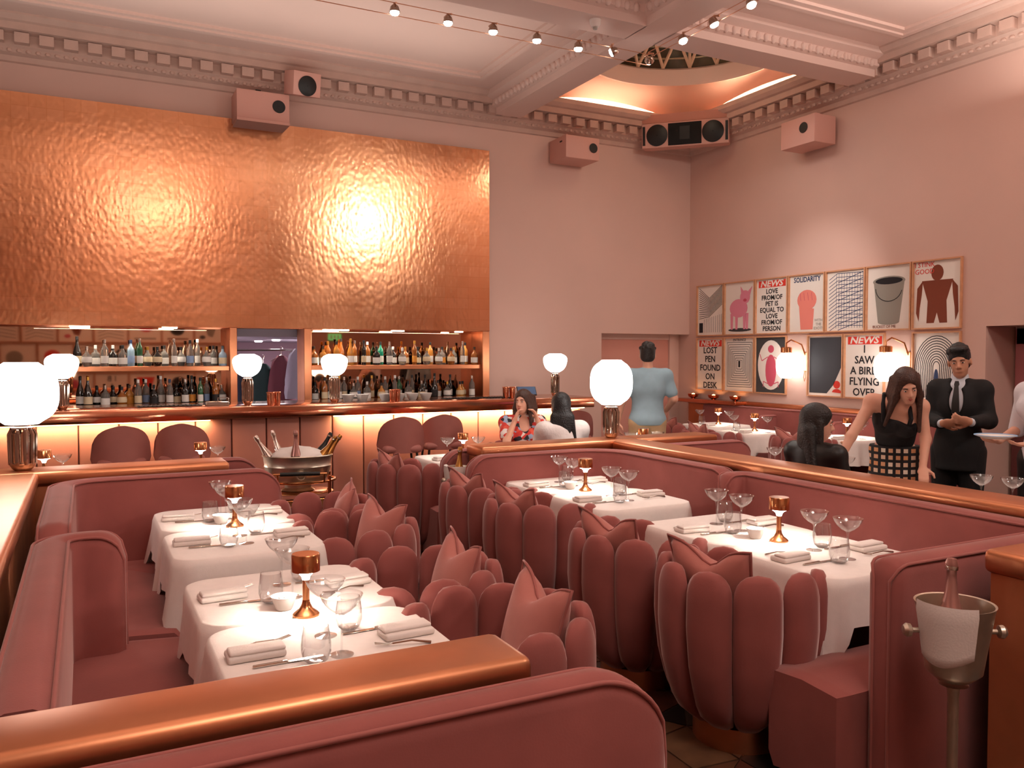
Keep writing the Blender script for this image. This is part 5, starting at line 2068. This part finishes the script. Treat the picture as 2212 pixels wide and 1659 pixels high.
def J(**kw):
    base = dict(pelvis=V(0, 0, .95), waist=V(0, 0, 1.09), chest=V(0, .0, 1.28), neck=V(0, -.015, 1.46), head=V(0, .015, 1.625), shl=V(-.185, -.01, 1.41), shr=V(.185, -.01, 1.41), ell=V(-.23, -.03, 1.13), elr=V(.23, -.03, 1.13),
                wrl=V(-.235, .04, .88), wrr=V(.235, .04, .88), hpl=V(-.09, 0, .92), hpr=V(.09, 0, .92), knl=V(-.10, .02, .50), knr=V(.10, .02, .50), anl=V(-.10, -.03, .09), anr=V(.10, -.03, .09))
    for k, v in kw.items():
        base[k] = V(*v)
    return base


SEAT = dict(knl=(-.09, .40, .50), knr=(.09, .40, .50), anl=(-.10, .40, .08), anr=(.10, .40, .08))


def lower(j, dz):
    for k in j:
        if k not in ('knl', 'knr', 'anl', 'anr'):
            j[k] = j[k] + V(0, 0, dz)
    return j


def torso_prims(j, w=1.0, d=1.0, off=0.0, fem=False):
    up = j['chest'] - j['pelvis']
    up = up / np.linalg.norm(up)
    x = j['shr'] - j['shl']
    x = x / np.linalg.norm(x)
    y = np.cross(up, x)
    y = y / np.linalg.norm(y)
    R = np.stack([x, y, np.cross(x, y)], 1)
    ch = (j['shl'] + j['shr']) / 2
    pr = [ellp(j['pelvis'], V(.165 * w + off, .115 * d + off, .12 + off), R, .05), ellp(j['waist'], V(.135 * w + off, .095 * d + off, .13 + off), R, .06),
          ellp(j['chest'], V(.165 * w + off, .112 * d + off, .165 + off), R, .06), cap(j['shl'], j['shr'], .062 + off, .062 + off, .06), cap(j['chest'], ch, .09 + off, .07 + off, .05)]
    if fem:
        for sx in (-1, 1):
            pr.append(ellp(j['chest'] + R @ V(sx * .07, .085, .0), V(.062 + off, .055 + off, .06 + off), R, .04))
    return pr, R


def limb_prims(j, off=0.0, arms=True, legs=True, arm_t=1.0, s=1.0):
    pr = []
    if arms:
        for q in 'lr':
            a, b, c = j['sh' + q], j['el' + q], j['wr' + q]
            pr.append(cap(a, b, .050 * s + off, .039 * s + off, .03))
            if arm_t > 1.0 or arm_t == 1.0:
                pr.append(cap(b, c, .039 * s + off, .026 * s + off, .02))
    if legs:
        for q in 'lr':
            a, b, c = j['hp' + q], j['kn' + q], j['an' + q]
            pr += [cap(a, b, .085 * s + off, .055 * s + off, .04), cap(b, c, .055 * s + off, .036 * s + off, .03)]
    return pr


def feet_prims(j, R0=None):
    pr = []
    for q in 'lr':
        a = j['an' + q]
        pr += [cap(a + V(0, -.03, -.05), a + V(0, .14, -.055), .036, .03, .03)]
    return pr


def make_body(t, j, yaw, pitch, roll=0, w=1.0, d=1.0, s=1.0, hands=None, skin=M_skin, fem=False, feet=True, res=.0085):
    pr, RT = torso_prims(j, w, d, 0, fem)
    R = rot_head(yaw, pitch, roll)
    hp, T = head_prims(j['head'], R, s)
    pr = pr + limb_prims(j, s=.92 if fem else 1.0) + hp
    pr.append(cap(j['neck'] - V(0, 0, .03), j['head'] + R @ V(0, -.02, -.05), .054 if not fem else .046, .05 if not fem else .043, .03))
    if feet:
        pr += feet_prims(j)
    for (q, dd, nn, curl, side) in hands or ():
        pr += hand_prims(j['wr' + q], dd, nn, .95 if fem else 1.05, curl, side)
    sdf_part('body', pr, skin, t, res=res)
    return T, R, RT


def hair_short(t, c, R, m, s=1.0):
    def T(x, y, z):
        return c + R @ (np.array([x, y, z]) * s)
    pr = [ellp(T(0, -.016, .044), V(.081, .099, .087) * s, R, .02), ellp(T(0, -.042, -.012), V(.077, .066, .070) * s, R, .02), ellp(T(0, .055, .098), V(.056, .040, .028) * s, R, .03),
          ellp(T(0, .120, -.052), V(.088, .075, .112) * s, R, .010, '-'), ellp(T(0, .02, -.125), V(.12, .12, .07) * s, R, .015, '-')]
    rq = random.Random(int(c[2] * 1000))
    for q in range(40):
        a_, e_ = rq.uniform(0, 2 * PI), rq.uniform(.25, 1.4)
        y_ = .096 * math.sin(a_) * math.cos(e_) - .014
        if y_ > .045 and e_ < .75:
            continue
        pr.append(ellp(T(.078 * math.cos(a_) * math.cos(e_), y_, .046 + .086 * math.sin(e_)), V(.016, .016, .014) * s, R, .012))
    sdf_part('hair', pr, m, t, res=.006)


# the man walking away in a blue tee shirt
t = thing('person', 'man in pale blue tee shirt and beige trousers walking away near the bar', 'person', (5.20, 7.02, 0), facing((.45, .89)))
j = J(elr=(.27, -.03, 1.17), wrr=(.22, .14, 1.04), ell=(-.27, -.02, 1.14), wrl=(-.30, .06, .93), knl=(-.10, .12, .51), anl=(-.10, -.02, .09), knr=(.10, .0, .50), anr=(.10, -.16, .10))
T, R, RT = make_body(t, j, -.15, 0, w=1.08, d=1.1, hands=[('l', (0, .1, -1), (.9, .3, 0), .45, -1), ('r', (-.1, .5, -.8), (-.9, .3, 0), .5, 1)])
face_parts(T, R, 1, t)
hair_short(t, j['head'], R, M_hair_dark)
pr, _ = torso_prims(j, 1.1, 1.18, .016)
for q in 'lr':
    a, b = j['sh' + q], j['el' + q]
    pr.append(cap(a, a + (b - a) * .72, .066, .062, .03))
sdf_part('tee_shirt', pr + [ellp(j['neck'] + V(0, .03, .05), V(.062, .07, .05), None, .01, '-')], mat('pale_blue_cotton', (142, 168, 180), .85, noise=.08, nscale=9, bump=.15, bscale=14), t, cuts=[((0, 0, .90), (0, 0, -1))])
pr, _ = torso_prims(j, 1.05, 1.1, .012)
sdf_part('trousers', pr[:1] + limb_prims(j, .022, arms=False), mat('beige_twill', (190, 160, 122), .85, bump=.2, bscale=12, noise=.1, nscale=8), t, cuts=[((0, 0, 1.0), (0, 0, 1)), ((0, 0, .07), (0, 0, -1))])
sdf_part('shoes', [cap(p[1], p[2], p[3] + .012, p[4] + .012, .03) for p in feet_prims(j)], M_black, t, cuts=[((0, 0, .004), (0, 0, -1))])

# the woman in the floral dress, hands at her cheeks
FL = (3.80, 7.16, 0)
place_chair(FL[0], FL[1] + .03, -PI / 2, 'tulip armchair holding the woman in the floral dress', '', cush=False)
t = thing('person', 'seated woman in a red floral dress holding both hands to her cheeks', 'person', FL, facing((-.32, -1)))
j = lower(J(shl=(-.165, .0, 1.385), shr=(.165, .0, 1.385), neck=(0, -.01, 1.44), head=(0, .03, 1.585), ell=(-.19, .20, 1.22), elr=(.19, .20, 1.22), wrl=(-.115, .17, 1.42), wrr=(.105, .17, 1.42), **SEAT), -.42)
T, R, RT = make_body(t, j, -.62, .10, .05, w=.9, d=.9, s=.98, fem=True, hands=[('l', (.3, -.1, .9), (.9, .1, -.2), .5, 1), ('r', (-.3, -.1, .9), (-.9, .1, -.2), .5, -1)])
face_parts(T, R, .98, t, brow=M_hair_brown)
pr = [ellp(T(0, -.016, .040), V(.084, .102, .094), R, .02), ellp(T(0, .104, -.03), V(.062, .062, .088), R, .012, '-')]
for sx in (-1, 1):
    for q in range(4):
        a = T(sx * (.05 + .012 * q), .03 - .03 * q, .06)
        b = T(sx * (.082 + .004 * q), .02 - .035 * q, -.06)
        c = b + V(sx * .01, .01 - .01 * q, -.17 - .02 * q)
        pr += [cap(a, b, .02, .022, .02), cap(b, c, .022, .013, .02)]
pr.append(ellp(T(0, -.07, -.09), V(.085, .05, .15), R, .03))
sdf_part('hair', pr, M_hair_brown, t, res=.007)


def floral():
    m = bpy.data.materials.new('floral_print')
    m.use_nodes = True
    nt = m.node_tree
    b = nt.nodes['Principled BSDF']
    b.inputs['Roughness'].default_value = .8
    tc = nt.nodes.new('ShaderNodeTexCoord')
    vo = nt.nodes.new('ShaderNodeTexVoronoi')
    vo.inputs['Scale'].default_value = 26
    nt.links.new(tc.outputs['Object'], vo.inputs['Vector'])
    sep = nt.nodes.new('ShaderNodeSeparateColor')
    nt.links.new(vo.outputs['Color'], sep.inputs[0])
    r = nt.nodes.new('ShaderNodeValToRGB')
    r.color_ramp.interpolation = 'CONSTANT'
    cols_ = [(0, (196, 52, 44)), (.35, (222, 210, 204)), (.5, (150, 168, 196)), (.62, (40, 36, 44)), (.75, (214, 84, 62)), (.9, (196, 150, 150))]
    while len(r.color_ramp.elements) < len(cols_):
        r.color_ramp.elements.new(.5)
    for e, (p, c) in zip(r.color_ramp.elements, cols_):
        e.position = p
        e.color = srgb(c) + (1,)
    nt.links.new(sep.outputs[0], r.inputs['Fac'])
    nt.links.new(r.outputs['Color'], b.inputs['Base Color'])
    return m


pr, _ = torso_prims(j, .92, .92, .013, True)
for q in 'lr':
    a, b = j['sh' + q], j['el' + q]
    pr.append(cap(a, a + (b - a) * .7, .060, .066, .03))
sdf_part('dress', pr + limb_prims(j, .03, arms=False) + [ellp(j['chest'] + V(0, .14, .14), V(.065, .09, .12), None, .02, '-')], floral(), t, cuts=[((0, 0, .35), (0, 0, -1))])

# the woman in white seen from behind
t = thing('person', 'seated dark haired woman in a white wrap seen from behind', 'person', (3.66, 6.17, 0), facing((.1, 1)))
j = lower(J(shl=(-.17, .0, 1.385), shr=(.17, .0, 1.385), neck=(0, -.01, 1.44), head=(0, .02, 1.59), ell=(-.25, .06, 1.14), elr=(.25, .06, 1.14), wrl=(-.14, .28, 1.14), wrr=(.14, .28, 1.14), **SEAT), -.42)
T, R, RT = make_body(t, j, -.3, -.05, 0, w=.95, d=.95, fem=True, hands=[('l', (.3, 1, 0), (0, 0, -1), .3, -1), ('r', (-.3, 1, 0), (0, 0, -1), .3, 1)])
face_parts(T, R, 1, t)
pr = [ellp(T(0, -.018, .040), V(.086, .104, .096), R, .02), ellp(T(0, .104, -.03), V(.062, .062, .088), R, .012, '-'), ellp(T(0, -.075, -.08), V(.09, .05, .14), R, .03)]
for q in range(7):
    x = -.075 + .025 * q
    a = T(x, -.09, -.08)
    pr.append(cap(a, a + V(x * .5 + .03 * math.sin(q), -.03, -.20 - .03 * math.cos(2 * q)), .03, .014, .02))
sdf_part('hair', pr, M_hair_black, t, res=.007)
pr, _ = torso_prims(j, .98, 1.05, .022, True)
pr += limb_prims(j, .018, legs=False)
sdf_part('wrap', pr + [cap(j['shl'] + V(0, -.03, .02), j['shr'] + V(0, -.03, .02), .062, .062, .05), ellp(j['neck'] + V(0, .05, .05), V(.07, .08, .06), None, .01, '-')], mat('white_knit', (222, 212, 208), .9, bump=.4, bscale=30), t, cuts=[((0, 0, .46), (0, 0, -1))])
sdf_part('trousers', limb_prims(j, .016, arms=False), M_black, t)

# the girl with long dark hair
t = thing('person', 'seated girl with very long dark hair turned away from us', 'person', (4.38, 4.03, 0), facing((.98, .18)))
j = lower(J(shl=(-.155, .0, 1.35), shr=(.155, .0, 1.35), neck=(0, -.005, 1.41), head=(0, .03, 1.555), chest=(0, 0, 1.24), ell=(-.22, .05, 1.12), elr=(.22, .05, 1.12), wrl=(-.12, .26, 1.16), wrr=(.12, .26, 1.16), **SEAT), -.39)
T, R, RT = make_body(t, j, -.85, -.12, 0, w=.85, d=.85, s=.96, fem=True, hands=[('l', (.3, 1, 0), (0, 0, -1), .3, -1), ('r', (-.3, 1, 0), (0, 0, -1), .3, 1)])
face_parts(T, R, .96, t)
pr = [ellp(T(0, -.02, .042), V(.088, .106, .096), R, .02), ellp(T(0, .106, -.03), V(.066, .060, .09), R, .012, '-'), ellp(T(0, -.07, -.06), V(.092, .055, .14), R, .03)]
for q in range(8):
    x = -.085 + .024 * q
    a = T(x, -.075 + .02 * abs(x) * 10, -.06)
    pr.append(cap(a, a + V(x * 1.05 - .01, -.05, -.36), .034, .022, .03))
for sx in (-1, 1):
    a = T(sx * .075, .0, -.0)
    pr.append(cap(a, a + V(sx * .03, -.02, -.32), .026, .012, .02))
sdf_part('hair', pr, M_hair_dark, t, res=.007)
pr, _ = torso_prims(j, .88, .9, .012, True)
for q in 'lr':
    pr.append(cap(j['sh' + q], j['sh' + q] + (j['el' + q] - j['sh' + q]) * .5, .058, .054, .03))
sdf_part('top', pr + [ellp(j['neck'] + V(0, .03, .04), V(.075, .08, .07), None, .01, '-')], M_black, t, cuts=[((0, 0, .46), (0, 0, -1))])
sdf_part('trousers', limb_prims(j, .016, arms=False), mat('denim', (52, 58, 78), .85), t)

# the woman leaning over the table
t = thing('person', 'long haired woman in black top and checked skirt leaning on the table', 'person', (5.33, 4.15, 0), facing((-.80, -.60)))
j = J(pelvis=(0, -.04, .90), waist=(0, .03, 1.02), chest=(-.01, .13, 1.16), neck=(-.05, .24, 1.285), head=(-.075, .31, 1.405), shr=(.15, .20, 1.285), shl=(-.165, .19, 1.255), elr=(.28, .34, 1.04), wrr=(.37, .46, .83), ell=(-.20, .22, 1.03), wrl=(-.185, .34, .84),
      hpl=(-.09, -.04, .87), hpr=(.09, -.04, .87), knl=(-.09, .0, .48), knr=(.09, .0, .48), anl=(-.09, -.06, .09), anr=(.09, -.06, .09))
T, R, RT = make_body(t, j, .28, -.36, .14, w=.9, d=.88, s=.98, fem=True, hands=[('r', (.3, .6, -.35), (0, -.3, -1), .2, 1), ('l', (-.05, .7, -.5), (0, -.3, -1), .3, -1)])
face_parts(T, R, .98, t)
pr = [ellp(T(0, -.018, .042), V(.086, .104, .095), R, .02), ellp(T(0, .104, -.032), V(.060, .062, .092), R, .012, '-')]
for sx in (-1, 1):
    for q in range(4):
        a = T(sx * (.055 + .010 * q), .035 - .03 * q, .05)
        b = T(sx * (.080 + .004 * q), .02 - .035 * q, -.07)
        L_ = .26 if sx < 0 else .2
        c = b + V(sx * .02 + (.05 if sx > 0 else .02), -.02 - .02 * q, -L_)
        pr += [cap(a, b, .02, .024, .02), cap(b, c, .024, .012, .02)]
pr.append(ellp(T(.02, -.08, -.10), V(.085, .05, .15), R, .03))
sdf_part('hair', pr, M_hair_brown, t, res=.007)
pr, _ = torso_prims(j, .92, .92, .012, True)
pr = pr[1:3] + pr[5:]
ud = (j['neck'] - j['chest'])
ud = ud / np.linalg.norm(ud)
M_knit = mat('black_knit', (20, 19, 22), .85, bump=.2, bscale=60)
sdf_part('top', pr, M_knit, t, cuts=[(j['chest'] + ud * .075, ud)])
for sx in (-1, 1):
    sm = (j['shl'] + j['shr']) / 2 + RT @ V(sx * .085, 0, 0)
    part('strap', MB().tube([j['chest'] + RT @ V(sx * .085, .118, .05), j['chest'] + RT @ V(sx * .09, .112, .10), sm + RT @ V(0, .052, .035), sm + RT @ V(0, .0, .066), sm + RT @ V(0, -.055, .04)], .015, 8), M_knit, t)


def plaid():
    m = bpy.data.materials.new('checked_wool')
    m.use_nodes = True
    nt = m.node_tree
    b = nt.nodes['Principled BSDF']
    b.inputs['Roughness'].default_value = .9
    tc = nt.nodes.new('ShaderNodeTexCoord')
    ck = nt.nodes.new('ShaderNodeTexBrick')
    ck.offset = 0
    mp = nt.nodes.new('ShaderNodeMapping')
    mp.inputs['Rotation'].default_value = (PI / 2, 0, 0)
    nt.links.new(tc.outputs['Object'], mp.inputs[0])
    nt.links.new(mp.outputs[0], ck.inputs['Vector'])
    ck.inputs['Color1'].default_value = srgb((222, 208, 190)) + (1,)
    ck.inputs['Color2'].default_value = srgb((196, 128, 76)) + (1,)
    ck.inputs['Mortar'].default_value = srgb((24, 20, 22)) + (1,)
    ck.inputs['Scale'].default_value = 1
    ck.inputs['Mortar Size'].default_value = .011
    ck.inputs['Brick Width'].default_value = .05
    ck.inputs['Row Height'].default_value = .05
    nt.links.new(ck.outputs['Color'], b.inputs['Base Color'])
    return m


sdf_part('skirt', [ellp(j['pelvis'] + V(0, 0, .03), V(.175, .135, .13), None, .05), cap(j['pelvis'] + V(0, 0, -.02), j['pelvis'] + V(0, .02, -.34), .165, .205, .05)], plaid(), t, cuts=[((0, 0, .955), (0, 0, 1)), ((0, 0, .56), (0, 0, -1))])
sdf_part('boots', [cap(p[1], p[2], p[3] + .012, p[4] + .012, .03) for p in feet_prims(j)] + [cap(j['an' + q], j['an' + q] + V(0, 0, .25), .05, .058, .03) for q in 'lr'], M_black, t, cuts=[((0, 0, .004), (0, 0, -1))])

# the waiter
t = thing('person', 'dark haired waiter in a black suit and tie with his hands together', 'person', (6.02, 4.12, 0), facing((-.93, -.42)))
j = lower(J(shl=(-.152, -.01, 1.40), shr=(.152, -.01, 1.40), elr=(.205, .03, 1.17), ell=(-.205, .03, 1.17), wrr=(.07, .26, 1.15), wrl=(-.13, .27, 1.17), head=(0, .02, 1.62)), -.045)
T, R, RT = make_body(t, j, .10, -.12, .10, w=.9, d=1.0, skin=M_skin2, hands=[('r', (-.9, .15, .1), (0, -.6, .4), .6, 1), ('l', (.75, .3, .15), (0, -.8, .3), .7, -1)])
face_parts(T, R, 1, t, lip=False)
hair_short(t, j['head'], R, M_hair_black)
pr, _ = torso_prims(j, .92, 1.03, .010)
sdf_part('shirt', pr + [cap(j['neck'] - V(0, 0, .04), j['neck'] + V(0, .004, .035), .068, .062, .02), ellp(j['neck'] + V(0, .05, .075), V(.05, .05, .035), None, .01, '-')] + [cap(j['wr' + q] + (j['el' + q] - j['wr' + q]) * .05, j['wr' + q] + (j['el' + q] - j['wr' + q]) * .3, .036, .042, .01) for q in 'lr'], mat('white_shirt', (196, 198, 206), .7), t, cuts=[((0, 0, .95), (0, 0, -1))])
pr, _ = torso_prims(j, .94, 1.10, .020)
pr += [cap(p[1], p[1] + (p[2] - p[1]) * (1 if i % 2 == 0 else .88), p[3], p[4], .03) for i, p in enumerate(limb_prims(j, .020, legs=False))]
pr += [cap(j['pelvis'] + V(0, 0, .05), j['pelvis'] + V(0, .0, -.14), .155, .17, .06)]
cz = j['chest'][2]
pr += [ellp((0, .17, cz + .08), V(.062, .09, .17), None, .01, '-'), ellp((0, .14, cz + .20), V(.075, .12, .08), None, .01, '-'), ellp((0, .06, cz + .27), V(.08, .10, .08), None, .01, '-')]
M_suit = mat('black_suit', (14, 13, 15), .8, bump=.1, bscale=40)
sdf_part('jacket', pr, M_suit, t, cuts=[((0, 0, .74), (0, 0, -1))])
sdf_part('suit_trousers', limb_prims(j, .022, arms=False), M_suit, t, cuts=[((0, 0, .06), (0, 0, -1))])
part('tie', MB().rings([[(x * w_, y_, z_) for x, y_ in ((-1, yy - .004), (1, yy - .004), (1, yy + .006), (-1, yy + .006))] for w_, yy, z_ in ((.012, .098, cz + .19), (.018, .104, cz + .165), (.014, .115, cz + .15), (.026, .142, cz + .02), (.028, .145, cz - .06))]), M_black, t)
sdf_part('shoes', [cap(p[1], p[2], p[3] + .012, p[4] + .012, .03) for p in feet_prims(j)], M_black, t, cuts=[((0, 0, .004), (0, 0, -1))])

# the woman at the right edge holding a plate
t = thing('person', 'curly haired woman in a white top holding a plate at the right edge', 'person', (5.58, 3.20, 0), facing((-.97, .25)))
j = J(shl=(-.165, .0, 1.37), shr=(.165, .0, 1.37), neck=(0, -.01, 1.43), head=(0, .02, 1.575), ell=(-.22, .02, 1.12), elr=(.22, .02, 1.12), wrl=(-.14, .27, 1.06), wrr=(.10, .28, 1.06))
T, R, RT = make_body(t, j, .2, -.1, 0, w=.92, d=.95, fem=True, hands=[('l', (.2, 1, 0), (0, 0, 1), .25, 1), ('r', (-.2, 1, 0), (0, 0, 1), .25, -1)])
face_parts(T, R, 1, t, brow=M_hair_brown)
pr = [ellp(T(0, -.018, .040), V(.090, .106, .096), R, .02), ellp(T(0, .104, -.03), V(.06, .062, .088), R, .012, '-')]
rr_ = random.Random(4)
for q in range(26):
    a_ = rr_.uniform(.35, 2 * PI - .35) + PI / 2
    z_ = rr_.uniform(-.22, .06)
    pr.append(ellp(T(.088 * math.cos(a_), .088 * math.sin(a_) - .02, z_), V(.032, .032, .042), None, .015))
sdf_part('hair', pr, M_hair_brown, t, res=.008)
pr, _ = torso_prims(j, .95, 1.0, .014, True)
sdf_part('blouse', pr + limb_prims(j, .016, legs=False)[0:4:2] + [ellp(j['neck'] + V(0, .05, .03), V(.07, .08, .06), None, .01, '-')], mat('white_blouse', (222, 218, 224), .8, bump=.2, bscale=25), t, cuts=[((0, 0, .88), (0, 0, -1))])
sdf_part('trousers', limb_prims(j, .018, arms=False) + torso_prims(j, .92, .95, .014)[0][:1], M_black, t, cuts=[((0, 0, 1.0), (0, 0, 1)), ((0, 0, .06), (0, 0, -1))])
sdf_part('shoes', [cap(p[1], p[2], p[3] + .012, p[4] + .012, .03) for p in feet_prims(j)], M_black, t, cuts=[((0, 0, .004), (0, 0, -1))])
pw_ = t.matrix_basis @ Vector((-.02, .42, 1.09))
t2 = thing('serving_plate', 'pale blue rimmed plate held by the woman at the right edge', 'plate', pw_)
part('plate_body', MB().lathe([(0, 0), (.07, 0), (.12, .018), (.122, .022), (.118, .022), (.07, .006), (0, .006)], 32, cap=False), M_porcelain, t2)
part('rim', MB().lathe([(.112, .0215), (.122, .0245), (.1235, .021)], 32, cap=False), mat('plate_blue', (120, 170, 214), .3), t2)
